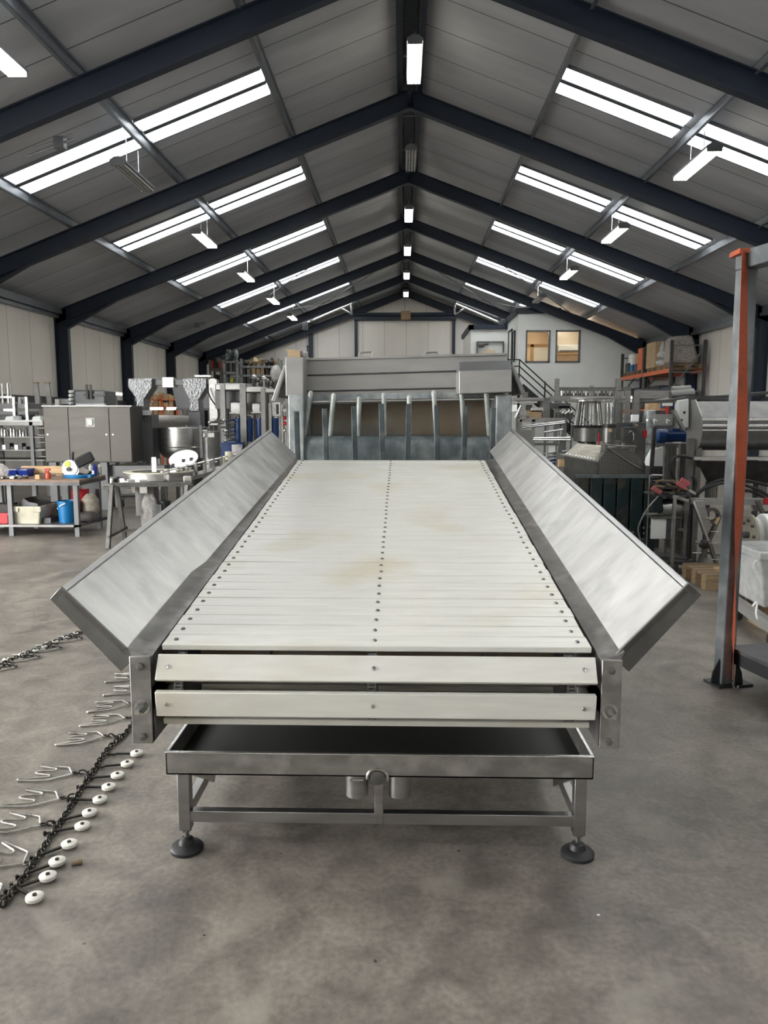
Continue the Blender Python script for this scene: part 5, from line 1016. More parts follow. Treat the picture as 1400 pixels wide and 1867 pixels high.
tag(MB().box((8.62, 29.6, z), (9.3, 29.95, z + .26)).build('blue_crate', 'blue'), 'blue crate on the far pallet of the high rack', 'crate'); tag(MB().box((8.62, 29.62, z + .262), (8.95, 29.9, z + .5)).build('white_canister', 'office'), 'white canister on the blue crate of the high rack', 'canister'); tag(MB().box((8.62, 30.1, z), (9.2, 30.55, z + .35)).build('black_crate', 'steel_dark'), 'black crate behind the blue crate on the high rack', 'crate'); tag(MB().lathe([(.01, 0), (.18, 0), (.18, .3), (.1, .36), (.01, .36)], (8.85, 30.3, z + .352), 14).build('white_drum', 'office'), 'white drum on the black crate at the far rack end', 'drum')
for i in range(4):
    y = 25.6 + i * 1.3; tag(MB().box((8.75, y, 1.852), (9.5, y + 1.0, 2.55 + .1 * (i % 2))).build('storage_crate', ['blue_motor', 'grime', 'steel_dark', 'grime'][i]), ['dark blue', 'brown-black', 'dark steel', 'far brown-black'][i] + ' crate on the lower rack level below the orange beam', 'crate', 'crates on the lower rack level')
# ================================================================== RIGHT: FILLING MACHINE AND FRAMES
FY = 13.2
t = thing('bottle_filling_carousel', 'stainless rotary filling machine with a ring of slanted pipes inside a frame', 'machine', (at(1074, 900, FY).x, FY + .5, 0))
for x0, x1 in ((1013, 1020), (1124, 1133)): a = at(x0, 690, FY); b = at(x1, 690, FY); MB().box((a.x, FY, 0), (b.x, FY + .08, a.z)).build('post', 'steel', t)
a = at(1018, 706, FY + .9); b = at(1130, 706, FY + .9); MB().box((a.x, FY + .9, 0), (a.x + .07, FY + .97, a.z)).box((b.x, FY + .9, 0), (b.x + .07, FY + .97, a.z)).build('rear_post', 'steel_dull', t)
MB().pbox(1019, 706, 1126, 712, FY + .02, .06).build('top_rail', 'steel_dull', t); MB().pbox(1002, 722, 1040, 731, FY - .05, .06).build('side_rail', 'steel', t); MB().pbox(1040, 725, 1124, 728, FY - .02, .04).build('chrome_rail', 'steel_bright', t); MB().pbox(1076, 703, 1082, 722, FY + .03, .05).build('rail_bracket', 'steel', t)
a = at(1074, 729, FY + .5); c0 = (a.x, FY + .5); z1 = at(1074, 730, FY).z; z2 = at(1074, 777, FY).z; z3 = at(1074, 806, FY).z; R_ = (at(1100, 760, FY).x - at(1045, 760, FY).x) / 2
MB().lathe([(R_ * 1.5, 0), (R_ * 1.6, .01), (R_ * 1.6, .05), (R_ * 1.5, .06), (R_ * .8, .06), (R_ * .8, 0)], (c0[0], c0[1], z1 - .02), 36).build('top_ring', 'steel_bright', t)
for k in range(26):
    an = 2 * pi * k / 26; MB().tube([(c0[0] + R_ * .72 * cos(an), c0[1] + R_ * .72 * sin(an), z1 - .02), (c0[0] + R_ * .95 * cos(an), c0[1] + R_ * .95 * sin(an), z2)], .017, 7).build('filling_pipe', 'steel_bright' if k % 3 else 'steel_dull', t)
    MB().cyl((c0[0] + R_ * .97 * cos(an), c0[1] + R_ * .97 * sin(an), z2 - .035), (c0[0] + R_ * .97 * cos(an), c0[1] + R_ * .97 * sin(an), z2 + .01), .03, 7).build('valve', 'black', t)
MB().lathe([(.01, 0), (R_, 0), (R_, z2 - z3 - .03), (R_ * .9, z2 - z3), (.01, z2 - z3)], (c0[0], c0[1], z3), 30).build('lower_drum', 'steel_dull', t); MB().lathe([(.14, 0), (.12, z3)], (c0[0], c0[1], 0), 20).build('pedestal', 'steel_dark', t)
for k in range(14):
    x = 1024 + k * 7.3; q = at(x, 716, FY + .3); MB().cyl((q.x, FY + .3, q.z - .05), (q.x, FY + .3, q.z + .05), .022, 8).build('nozzle', 'steel_bright' if k % 3 == 0 else 'steel_dull', t)
MB().pbox(1020, 717, 1124, 722, FY + .32, .3).build('upper_tray', 'steel_dull', t)
for k in range(7): q = at(1104 + k * 3.4, 735, FY + .1); MB().cyl((q.x, q.y, q.z), (q.x + .01, q.y, q.z - .42), .012, 7).build('hose_rod', 'steel_bright' if k % 2 else 'steel_dull', t)
q = at(1115, 739, FY); MB().lathe([(.001, 0), (.03, 0), (.03, .05), (.02, .06)], (q.x, FY, q.z - .03), 12).build('white_cap', 'office', t)
# crowded conveyor section to the left of the carousel
CY2 = 12.2
t = thing('conveyor_head', 'cluttered stainless conveyor head with grey covers between the large machine and the carousel', 'machine', (at(975, 900, CY2).x, CY2, 0))
for (x0, y0, x1, y1, m_) in ((935, 725, 992, 731, 'steel'), (940, 732, 980, 735, 'steel_bright'), (990, 725, 1003, 765, 'steel_dull'), (957, 715, 963, 726, 'steel_dull'), (964, 748, 988, 765, 'pallet_wood'), (936, 738, 943, 750, 'office'), (1004, 735, 1040, 745, 'steel_dark'), (1018, 740, 1042, 744, 'steel'), (1018, 752, 1045, 764, 'steel_dark'), (946, 757, 966, 760, 'steel'), (968, 743, 990, 751, 'steel_bright')):
    MB().pbox(x0, y0, x1, y1, CY2 + .1, .25).build('cover', m_, t, bevel=.004)
a = at(950, 740, CY2); b = at(940, 762, CY2); MB().tube([a, b], .02, 8).build('strut', 'steel_bright', t); q = at(965, 731, CY2); MB().pbox(960, 738, 970, 748, CY2 + .2, .1).build('box', 'steel_dark', t)
for x in (945, 997, 1030): q = at(x, 760, CY2 + .2); MB().box((q.x - .03, CY2 + .2, 0), (q.x + .03, CY2 + .26, q.z + .02)).build('leg', 'steel_dull', t)
for k in range(8): q = at(1022 + k * 3, 750 + (k * 3) % 5, CY2 + .05); MB().ball((q.x, q.y, q.z), .025, 8, 6).build('fitting', 'steel_bright' if k % 2 else 'steel', t)
FY2 = 10.6
t = thing('rail_frame_stand', 'grey steel stand with chrome guide rails and a slanted leg, right behind the right wing', 'frame', (at(990, 900, FY2).x, FY2, 0))
MB().pbox(945, 762, 1032, 769, FY2, .06).build('top_bar', 'steel', t)
for x0, x1 in ((948, 952), (970, 976)): a = at(x0, 765, FY2); b = at(x1, 765, FY2); MB().box((a.x, FY2, 0), (b.x, FY2 + .05, a.z)).build('post', 'steel', t)
a = at(1030, 764, FY2); b = at(1014, 862, FY2); d_ = (V(b) - V(a)); e_ = V(a) + d_ * (a.z / (a.z - b.z)); MB().beam(a, e_, .05, .05, up=(0, 1, 0)).build('slanted_leg', 'steel_dull', t)
for y0, y1, x0, x1 in ((777, 768, 953, 1030), (780, 771, 953, 1030), (799, 798, 972, 1040), (802, 802, 972, 1040), (788, 783, 992, 1026)): a = at(x0, y0, FY2 - .05); b = at(x1, y1, FY2 - .05); MB().cyl(a, b, .014, 8).build('guide_rail', 'steel_bright', t)
MB().pbox(970, 808, 1024, 812, FY2 + .02, .05).build('lower_bar', 'steel_dull', t)
for y in (826, 832, 838, 844): a = at(992, y + 1, FY2 + .1); b = at(1035, y - 4, FY2 + .1); MB().cyl(a, b, .012, 8).build('rung', 'steel', t)
for x in (998, 1018, 1042): a = at(x, 775, FY2 + .1); MB().cyl(a, (a.x, a.y, 0), .014, 8).build('rod', 'steel_bright' if x > 1000 else 'steel', t)
a = at(1015, 835, FY2 + .35); MB().lathe([(.001, 0), (.22, 0), (.22, a.z), (.001, a.z)], (a.x, a.y, 0), 20).build('blue_tub', 'blue_motor', t); MB().pbox(1000, 812, 1012, 826, FY2 + .1, .02).build('tag', 'office', t)
a = at(940, 783, 8.6); b = at(972, 815, 8.6); t = thing('grey_sheet_panel', 'plain grey steel panel standing behind the far end of the right wing', 'panel', ((a.x + b.x) / 2, 8.6, 0)); MB().box((a.x, 8.6, .2), (b.x, 8.62, a.z)).build('panel', 'hood', t, bevel=.003); MB().box((a.x, 8.5, 0), (b.x, 8.8, .2)).build('foot', 'steel_dark', t)
# machine with light hood and curved mesh guard
HY2 = 9.6
t = thing('hooded_drum_washer', 'low machine with pale sloping lid and curved mesh guard behind the right wing', 'machine', (at(1110, 950, HY2).x, HY2 + .3, 0))
def P3(x, y, Y): p = at(x, y, Y); return (p.x, Y, p.z)
m = MB(); A_, B_, C_, D_ = P3(1029, 829, HY2), P3(1090, 841, HY2), P3(1108, 813, HY2 + .35), P3(1052, 808, HY2 + .45)
m.hexa([V(p) - V((0, 0, .012)) for p in (A_, B_, C_, D_)] + [V(p) for p in (A_, B_, C_, D_)]).build('sloping_lid', mat('dusty_lid', (.42, .40, .34), .5, .3, .2, 6, (1, 4, 1), dirt=(.65, .63, .55), dirt_amt=.8, dscale=9), t)
for k in range(10): a = V(A_).lerp(V(B_), .05 + .09 * k); b = a.lerp(V(D_).lerp(V(C_), .05 + .09 * k), .12); MB().beam(a + V((0, 0, .006)), b + V((0, 0, .006)), .022, .008).build('lid_slot', 'office', t)
m = MB(); m.hexa([(A_[0], HY2, 0.1), (B_[0], HY2, .1), (B_[0], HY2 + .5, .1), (A_[0], HY2 + .5, .1), (A_[0], HY2, A_[2] - .013), (B_[0], HY2, B_[2] - .013), (B_[0], HY2 + .5, B_[2]), (A_[0], HY2 + .5, A_[2])]); m.build('body', 'steel_dull', t)
MB().prism([P3(x, y, HY2) for x, y in ((1091, 841), (1107, 817), (1125, 815), (1145, 818), (1162, 830), (1178, 848), (1198, 864), (1198, 900), (1091, 900))], (0, .45, 0)).build('mesh_guard', 'mesh', t)
MB().tube(arc([P3(x, y, HY2 - .01) for x, y in ((1107, 816), (1125, 828), (1150, 845), (1180, 860), (1205, 868))], 4), .010, 6).build('guard_rail', 'steel', t); MB().tube(arc([P3(x, y, HY2 + .46) for x, y in ((1107, 810), (1125, 813), (1160, 814))], 4), .014, 6).build('chrome_edge', 'steel_bright', t)
MB().pbox(1103, 810, 1108, 824, HY2 - .01, .2).build('corner_post', 'steel_dull', t); MB().box((at(1100, 900, HY2).x, HY2 + .1, 0), (at(1190, 900, HY2).x, HY2 + .4, .55)).build('base', 'steel_dark', t); MB().pbox(1019, 838, 1029, 851, HY2 - .02, .08).build('yellow_knob', 'wood', t)
# stack of dark green panels on edge
GY = 9.05; a = at(1051, 866, GY); b = at(1200, 862, GY); t = thing('green_crate_panels', 'dark green slatted panels standing upright on the floor behind the right wing', 'panels', ((a.x + b.x) / 2, GY, 0)); zt = a.z
n = 6; w = (b.x - a.x) / n
for k in range(n): MB().box((a.x + k * w + .012, GY, 0), (a.x + (k + 1) * w - .012, GY + .03, zt - .01)).build('slat', 'greenp', t, bevel=.004)
for z in (zt - .05, zt * .52, .08): MB().box((a.x, GY + .03, z - .05), (b.x, GY + .07, z + .05)).build('cross_board', 'greenp', t)
MB().box((a.x, GY + .08, 0), (b.x, GY + .12, zt - .02)).build('rear_sheet', 'blackpaint', t); MB().box((a.x - .01, GY - .012, zt - .035), (b.x, GY, zt)).build('top_strip', 'galv_dark', t)
for x, y in ((1173, 962), (1173, 972), (1172, 983), (1132, 960), (1153, 971)): q = at(x, y, GY); MB().cyl((q.x, GY, q.z), (q.x, GY - .008, q.z), .016, 10).build('stud', 'steel', t)
# ---------- machines between carousel and drum mixer
Y5 = 11.4
t = thing('curved_steel_vat', 'shallow grey steel vat with rounded end carried on square posts, right', 'vat', (at(1185, 900, Y5).x, Y5 + .4, 0))
a = at(1140, 715, Y5); b = at(1226, 715, Y5); zt = at(1185, 712, Y5).z; zb = at(1185, 727, Y5).z; cxx = a.x + .35
prof = [(cxx + .35 * cos(radians(k)), Y5 + .35 - .35 * sin(radians(k))) for k in range(180, 89, -15)] + [(b.x + .3, Y5), (b.x + .3, Y5 + .7)] + [(cxx + .35 * cos(radians(k)), Y5 + .35 - .35 * sin(radians(k))) for k in range(270, 179, -15)]
MB().prism([(x, y, zb) for x, y in prof], (0, 0, zt - zb)).build('vat', 'steel', t); MB().prism([(x, y - .02, zb - .05) for x, y in prof], (0, 0, .04)).build('lower_rim', 'steel_dull', t); MB().prism([(x, y, zt) for x, y in prof], (0, 0, .02)).build('rim', 'steel_dark', t)
for x0, x1 in ((1156, 1167), (1143, 1150)): p = at(x0, 712, Y5 - .1); q = at(x1, 712, Y5 - .1); MB().box((p.x, Y5 - .1, 0), (q.x, Y5 - .02, p.z)).build('post', 'steel', t)
MB().pbox(1141, 705, 1150, 722, Y5, .1).build('bracket', 'steel_dull', t)
a = at(1181, 832, 10.6); zt = at(1181, 749, 10.6).z; t = thing('galvanised_pipe', 'upright shiny round duct below the curved vat', 'pipe', (a.x, 10.6, 0)); MB().lathe([(.075, 0), (.075, zt), (.06, zt + .01), (.001, zt + .01)], (a.x, 10.6, 0), 24).build('pipe', 'galv', t); MB().lathe([(.08, 0), (.08, .03)], (a.x, 10.6, zt - .14), 24).build('clamp', 'steel', t)
a = at(1182, 742, 12.6); carton('small orange-brown carton below the curved vat', (a.x, 12.6, a.z - .06), (a.x + .2, 12.8, a.z + .06)); tag(MB().box((a.x - .1, 12.5, 0), (a.x + .3, 12.9, a.z - .061)).build('grey_pedestal', 'steel_dark'), 'dark pedestal under the small orange-brown carton', 'pedestal')
Y6 = 10.55
t = thing('wash_basin_cabinet', 'stainless cabinet with a bent tap and white control box on top', 'cabinet', (at(1150, 900, Y6).x, Y6, 0))
a = at(1158, 770, Y6); b = at(1180, 804, Y6); MB().box((a.x, Y6, .5), (b.x, Y6 + .3, a.z)).build('body', 'steel_dull', t, bevel=.006); a = at(1124, 770, Y6 + .1); b = at(1157, 803, Y6); MB().box((a.x, Y6 + .1, b.z), (b.x, Y6 + .35, at(1140, 771, Y6).z)).build('rear_box', 'steel_dark', t)
a = at(1137, 780, Y6 - .05); b = at(1160, 804, Y6); MB().box((a.x, Y6 - .05, b.z), (b.x, Y6 + .1, a.z)).build('basin', 'steel_dull', t); MB().pbox(1138, 779, 1161, 781, Y6 - .07, .1).build('basin_rim', 'steel_bright', t)
MB().pbox(1152, 756, 1165, 769, Y6 - .05, .06).build('control_box', 'office', t, bevel=.006); MB().pbox(1166, 757, 1170, 770, Y6 - .02, .05).build('box_side', 'steel_dark', t)
MB().tube(arc([at(x, y, Y6 - .08) for x, y in ((1146, 789), (1150, 786), (1154, 790), (1155, 797), (1154, 803))], 4), .009, 7).build('tap', 'steel_bright', t); MB().pbox(1172, 785, 1181, 798, Y6 - .01, .02).build('red_sign', 'red', t)
q = at(1161, 776, Y6 - .06); MB().ball((q.x, q.y, q.z), .02, 8, 6).build('knob', 'pallet_wood', t); MB().box((at(1140, 804, Y6).x, Y6, 0), (at(1146, 804, Y6).x, Y6 + .05, b.z)).box((at(1172, 804, Y6).x, Y6, 0), (at(1178, 804, Y6).x, Y6 + .05, .5)).build('leg', 'steel', t)
MB().pbox(1112, 803, 1160, 808, Y6 - .03, .35).build('worktop', 'steel', t)
a = at(1110, 800, 10.35); t = thing('motor_pot', 'upright grey pot motor with black top and yellow label beside the basin', 'motor', (a.x, 10.35, 0)); z0 = at(1110, 815, 10.35).z; zt = at(1110, 772, 10.35).z
MB().lathe([(.06, 0), (.06, z0 + .05), (.085, z0 + .06), (.085, zt - .06), (.01, zt - .06)], (a.x, 10.35, 0), 18).build('body', 'steel_dull', t); MB().lathe([(.001, 0), (.09, 0), (.09, .05), (.001, .055)], (a.x, 10.35, zt - .058), 18).build('cap', 'black', t); MB().box((a.x - .03, 10.25, zt - .11), (a.x + .01, 10.265, zt - .07)).build('label_plate', 'wood', t)
a = at(1098, 790, 9.98); tag(MB().cyl((a.x, 10.15, 0), (a.x, 10.15, a.z), .012, 8).build('red_rod', 'red'), 'thin red upright rod left of the pot motor', 'rod')
a = at(1194, 755, 9.9); b = at(1226, 775, 9.9); t = thing('grey_control_panel', 'flat grey steel panel on a stand above the blue gear motor', 'panel', ((a.x + b.x) / 2, 9.9, 0)); MB().box((a.x, 9.9, b.z), (b.x, 9.94, a.z)).build('panel', 'hood', t); MB().pbox(1192, 776, 1227, 780, 9.85, .15).build('tray', 'steel', t)
for x in (1196, 1223): q = at(x, 780, 9.95); MB().box((q.x - .02, 9.94, 0), (q.x + .02, 9.98, q.z + .03)).build('leg', 'steel_dull', t)
for x in (1193, 1216): q = at(x, 772, 9.83); MB().tube(arc([q, q + V((-.01, 0, .05)), q + V((.03, 0, .03))], 3), .009, 6).build('hook', 'office', t)
a = at(1218, 710, 12.5); t = thing('red_pole', 'thin red upright pole beside the drum mixer', 'pole', (a.x, 12.5, 0)); MB().cyl((a.x, 12.5, at(1218, 757, 12.5).z), (a.x, 12.5, a.z), .025, 10).build('pole', 'red', t); MB().cyl((a.x, 12.5, 0), (a.x, 12.5, at(1218, 757, 12.5).z), .03, 10).build('socket', 'steel_dark', t)
MB().box((a.x - .07, 12.46, at(1218, 740, 12.5).z), (a.x + .07, 12.54, at(1218, 729, 12.5).z)).build('junction_box', 'office', t)
# blue gear motor on stand
Y7 = 9.5; q = at(1190, 808, Y7); q2 = at(1262, 808, Y7)
t = thing('gear_motor_stand', 'steel stand carrying a large dark blue gear motor left of the drum mixer', 'machine', ((q.x + q2.x) / 2, Y7, 0))
MB().box((q.x, Y7 - .1, q.z - .03), (q2.x, Y7 + .25, q.z)).build('top_plate', 'steel', t)
for x in (q.x + .06, q2.x - .05, (q.x + q2.x) / 2): MB().box((x - .025, Y7 - .08, 0), (x + .025, Y7 - .03, q.z - .03)).build('leg', 'steel_dull', t)
a = at(1215, 795, Y7); mo = motor(t, (a.x, Y7, a.z), (1, 0, 0), .068, .30); MB().lathe([(.055, 0), (.085, .02), (.085, .10), (.05, .12)], (a.x - .13, Y7, a.z), 18, 'x').build('gearbox', 'blue_motor', mo); MB().box((a.x - .13, Y7 - .05, q.z), (a.x - .03, Y7 + .06, a.z)).build('gearbox_foot', 'blue_motor', mo)
a = at(1193, 779, Y7 - .3); b = at(1188, 848, Y7 - .3); t2 = thing('leaning_bar', 'dark square bar standing in front of the blue gear motor', 'bar', (b.x, Y7 - .3, 0)); MB().beam(a, V(b) + (V(b) - V(a)) * (b.z / (a.z - b.z)), .04, .04, up=(0, 1, 0)).build('bar', 'steel_dark', t2)
for i, x in enumerate((1165, 1176)): q = at(x, 835, 10.3); zz = at(x, 812, 9.2).z; tag(MB().lathe([(.001, 0), (.035, 0), (.035, .10), (.012, .17), (.001, .18)], (q.x, 10.3 - .05 * i, .86), 14).build('white_bottle', 'office'), 'white cone-topped bottle behind the mesh guard, %s of two' % ('left' if i == 0 else 'right'), 'bottle', 'white bottles')
q = at(1165, 840, 10.3); q2 = at(1205, 840, 10.3); tag(MB().box((q.x - .1, 10.15, 0), (q2.x - .2, 10.4, .859)).build('bottle_stand', 'steel_dark'), 'dark stand under the two white bottles', 'stand')
q = at(1182, 818, 9.45); q2 = at(1208, 850, 9.35); tag(MB().prism([(q.x, 9.35, q2.z), (q2.x, 9.35, q2.z), (q2.x, 9.35, q.z + .03), (q.x + .06, 9.35, q.z), (q.x, 9.35, q.z - .12)], (0, .2, 0)).build('folded_sheet', 'office'), 'white folded plastic sheet beside the leaning dark bar', 'sheet'); tag(MB().box((q.x, 9.36, 0), (q2.x, 9.54, q2.z - .001)).build('sheet_stand', 'steel_dark'), 'dark stand under the white folded sheet', 'stand')
# drum mixer
Y8 = 8.3
t = thing('drum_mixer', 'large stainless horizontal drum mixer with end plate behind the orange strap', 'machine', (at(1340, 950, Y8).x, Y8 + .5, 0))
x0 = at(1279, 790, Y8).x; x1 = at(1500, 790, Y8).x; zz = lambda y: at(1330, y, Y8).z
c_ = (Y8 + .2, (zz(765) + zz(828)) / 2 + .05); rr = .2
prof = [(c_[0] + .2, zz(731)), (Y8 + .2, zz(731)), (Y8 + .02, zz(762))] + [(c_[0] - rr * cos(radians(k)), c_[1] + .02 - .22 * sin(radians(k))) for k in range(0, 91, 15)] + [(c_[0] + .2, c_[1] - .2)]
MB().prism([(x0, y, z) for y, z in prof], (x1 - x0, 0, 0)).build('drum', 'steel_dull', t)
for y0, y1, d in ((763, 768, .015), (774, 779, -.015), (783, 786, -.02)): MB().box((x0, Y8 + d - .015, zz(y1)), (x1, Y8 + .1, zz(y0))).build('band', 'steel_bright', t, bevel=.006)
MB().prism([(x0 - .012, y + (-.02 if y < c_[0] else .0), z + (.02 if i < 3 else -.01)) for i, (y, z) in enumerate(prof)], (.012, 0, 0)).build('end_flange', 'hood', t)
MB().prism([P3(x, y, Y8 + .36) for x, y in ((1257, 731), (1268, 731), (1279, 762), (1279, 818), (1268, 838), (1258, 800))], (0, .06, 0)).build('end_plate', 'hood', t)
MB().prism([P3(x, y, Y8 + .3) for x, y in ((1236, 730), (1256, 727), (1256, 780), (1243, 780), (1236, 762))], (0, .12, 0)).build('gear_cover', 'office', t, bevel=.01)
for x, y in ((1247, 752), (1242, 766)): q = at(x, y, Y8 + .3); MB().cyl((q.x, Y8 + .3, q.z), (q.x, Y8 + .285, q.z), .014, 8).build('bolt', 'steel_dark', t)
a = at(1222, 722, Y8 + .6); b = at(1264, 718, Y8 + .6); MB().cyl(a, b, .06, 16).build('inlet_pipe', 'steel_dull', t); MB().cyl(at(1224, 712, Y8 + .9), at(1258, 710, Y8 + .9), .05, 14).build('upper_pipe', 'steel_dull', t)
MB().beam(at(1226, 748, Y8 + .3), at(1246, 784, Y8 + .3), .03, .09, up=(0, 1, 0)).build('stay', 'steel', t)
MB().prism([P3(x, y, Y8 + .35) for x, y in ((1224, 728), (1256, 722), (1320, 721), (1400, 714), (1500, 706), (1500, 711), (1400, 719), (1320, 727), (1256, 728), (1224, 733))], (0, .7, 0)).build('cover_sheet', 'steel_dark', t)
MB().pbox(1266, 833, 1500, 839, Y8 - .1, .15).build('front_lip', 'steel_bright', t); MB().hexa([V(P3(1269, 840, Y8)), V(P3(1500, 840, Y8)), V(P3(1500, 840, Y8 + .5)), V(P3(1269, 840, Y8 + .5)), V(P3(1290, 881, Y8 + .3)), V(P3(1500, 881, Y8 + .3)), V(P3(1500, 881, Y8 + .45)), V(P3(1290, 881, Y8 + .45))]).build('discharge_hopper', 'steel_dark', t)
for x in (1258, 1272, 1460):
    p = at(x, 800, Y8 + .15); MB().box((p.x - .03, Y8 + .1, 0), (p.x + .03, Y8 + .16, zz(800))).build('leg', 'steel_dull', t); MB().box((p.x - .03, Y8 + .34, 0), (p.x + .03, Y8 + .4, zz(810))).build('leg', 'steel_dull', t)
t = thing('control_hoses', 'bundle of thick black hoses looping below the drum mixer', 'hoses', (at(1300, 1000, 8.0).x, 8.0, 0))
for pts, Y in (([(1262, 868), (1268, 880), (1264, 896), (1250, 910), (1244, 930)], 8.0), ([(1256, 952), (1268, 905), (1300, 885), (1335, 880), (1375, 890), (1402, 905)], 7.9), ([(1250, 975), (1264, 912), (1300, 880), (1345, 874), (1400, 885)], 8.05), ([(1340, 895), (1370, 896), (1400, 912)], 7.9), ([(1235, 890), (1224, 850), (1235, 832), (1262, 835)], 8.1)):
    MB().tube(arc([at(x, y, Y) for x, y in pts], 6), .017, 9).build('hose', 'black', t)
a = at(1244, 930, 8.0); MB().tube([at(1256, 952, 7.9), (at(1256, 952, 7.9).x, 7.9, .02), (at(1256, 952, 7.9).x + .1, 7.9, .017)], .017, 8).build('hose', 'black', t)
for i, x in enumerate((1296, 1385)): p = at(x, 880, 8.6); t = thing('small_pump', 'grey finned unit hanging behind the hose loops, %s' % ('left of the galvanised post' if i == 0 else 'right of the orange strap'), 'unit', (p.x, 8.6, 0)); MB().pbox(x - 4, 880, x + 12, 912, 8.6, .1).build('housing', 'steel_dull', t); MB().box((p.x, 8.72, 0), (p.x + .05, 8.76, p.z)).build('stand', 'steel_dark', t); [MB().pbox(x - 2 + 3 * k, 884, x - 1 + 3 * k, 908, 8.58, .02).build('fin', 'steel_bright', t) for k in range(4)]
# ---------- trolley with welding leads
Y9 = 7.9
t = thing('cable_trolley', 'wheeled steel trolley with a white-fronted unit and tangled leads on top', 'trolley', (at(1225, 1000, Y9).x, Y9, 0))
for x, y0, w, Y in ((1231, 905, .03, Y9 - .2), (1253, 912, .05, Y9), (1184, 870, .012, Y9 + .1), (1218, 905, .02, Y9 + .3)):
    a = at(x, y0, Y); MB().box((a.x - w / 2, Y, .08), (a.x + w / 2, Y + w, a.z)).build('post', 'steel', t)
a = at(1229, 905, Y9 - .2); b = at(1256, 914, Y9); MB().beam(a, b, .03, .03).build('handle_bar', 'steel_bright', t)
a = at(1184, 870, Y9 + .1); MB().tube(arc([a, a + V((.02, 0, .02)), a + V((.14, 0, .015)), a + V((.2, .1, -.02))], 4), .008, 7).build('bent_tube', 'steel', t)
for y in (1010, 960): p = at(1184, y, Y9 + .1); MB().beam((p.x, Y9 + .1, p.z), (at(1253, y, Y9).x, Y9, max(.1, p.z - .02)), .03, .03).build('rail', 'steel_dull', t)
MB().box((at(1184, 1000, Y9).x, Y9 - .15, .10), (at(1256, 1000, Y9).x, Y9 + .4, .13)).build('deck', 'steel_dark', t)
for x, yy in ((1237, Y9 - .12), (1258, Y9 + .0), (1190, Y9 + .3)): castor(t, at(x, 1040, yy).x, yy, .055, 'steel_dull')
a = at(1188, 945, Y9); b = at(1214, 983, Y9); MB().box((a.x, Y9 + .0, b.z), (b.x, Y9 + .03, a.z)).build('white_front', 'office', t, bevel=.008); MB().box((b.x, Y9 + .01, b.z - .02), (at(1240, 960, Y9).x, Y9 + .35, a.z)).build('unit_body', 'steel_dark', t, bevel=.01)
MB().box((a.x, Y9 - .02, a.z), (at(1243, 950, Y9).x, Y9 + .3, a.z + .02)).build('unit_shelf', 'steel_dull', t)
a = at(1224, 925, Y9 + .1); MB().lathe([(.02, -.1), (.10, -.1), (.11, 0), (.10, .10), (.02, .10)], (a.x, Y9 + .15, a.z - .02), 20, 'x').build('motor_barrel', 'steel', t); MB().lathe([(.02, -.12), (.05, -.12), (.05, -.1)], (a.x, Y9 + .15, a.z - .02), 16, 'x').build('barrel_cap', 'steel_dark', t)
MB().box((at(1195, 905, Y9).x, Y9 + .05, at(1195, 935, Y9).z), (at(1212, 905, Y9).x, Y9 + .2, at(1195, 900, Y9).z)).build('control_head', 'greenp', t, bevel=.01)
zt = at(1225, 902, Y9).z; MB().box((at(1192, 900, Y9).x, Y9, zt - .02), (at(1262, 900, Y9).x, Y9 + .35, zt)).build('top_tray', 'steel_dark', t)
tt = thing('tangled_leads', 'tangle of black and pink-red cables with clamps lying on the trolley', 'cables', (at(1225, 890, Y9).x, Y9 + .15, zt)); rnd = random.Random(12); cx0 = at(1228, 890, Y9).x
for k in range(22):
    p = [V((cx0 + rnd.uniform(-.19, .19), Y9 + rnd.uniform(0, .3), zt + rnd.uniform(.01, .14))) for _ in range(5)]; MB().tube(arc(p, 5), rnd.choice((.007, .010, .008)), 6).build('cable', rnd.choice(['black', 'grime', 'black', 'steel_dark', 'pallet_wood']), tt)
for x, y in ((1198, 893), (1243, 884), (1250, 878)): p = at(x, y, Y9 - .03); MB().beam(p + V((-.05, 0, .02)), p + V((.04, 0, -.03)), .035, .05).build('clamp', mat('faded_red_grip', (.42, .10, .11), .5), tt, bevel=.006)
p = at(1215, 900, Y9 - .05); MB().beam(p, p + V((.10, 0, -.06)), .03, .035).build('black_grip', 'black', tt); MB().tube(arc([at(x, y, Y9 - .03) for x, y in ((1200, 905), (1182, 925), (1170, 945), (1163, 965), (1168, 985))], 5), .008, 7).build('cable', 'steel', tt)
p = at(1255, 893, Y9 - .05); MB().cyl(p, p + V((.07, 0, -.04)), .018, 8).build('torch', 'steel_bright', tt)
# ---------- folding X frame with white bars
YX = 7.62
t = thing('scissor_frame', 'stainless scissor-legged stand with pale top bars, left of the galvanised post', 'stand', (at(1290, 1030, YX).x, YX, 0))
def bb(x0, y0, x1, y1, w, m_, Y=YX, nm='bar', d=.03): return MB().beam(at(x0, y0, Y), at(x1, y1, Y), d, w, up=(0, 0, 1) if abs(x1 - x0) > abs(y1 - y0) else (0, 1, 0)).build(nm, m_, t)
m = MB(); m.prism([P3(x, y, YX) for x, y in ((1263, 913), (1283, 913), (1297, 960), (1290, 976), (1284, 976))], (0, .04, 0)).build('channel', 'steel', t, bevel=.004); MB().beam(at(1264, 914, YX - .01), at(1293, 990, YX - .01), .02, .015, up=(0, 1, 0)).build('channel_lip', 'steel_bright', t)
MB().beam(at(1292, 985, YX), at(1313, 1052, YX), .03, .05, up=(0, 1, 0)).build('leg', 'steel_dull', t); MB().beam(at(1312, 938, YX + .05), at(1262, 1055, YX + .05), .03, .07, up=(0, 1, 0)).build('leg', 'steel_dull', t)
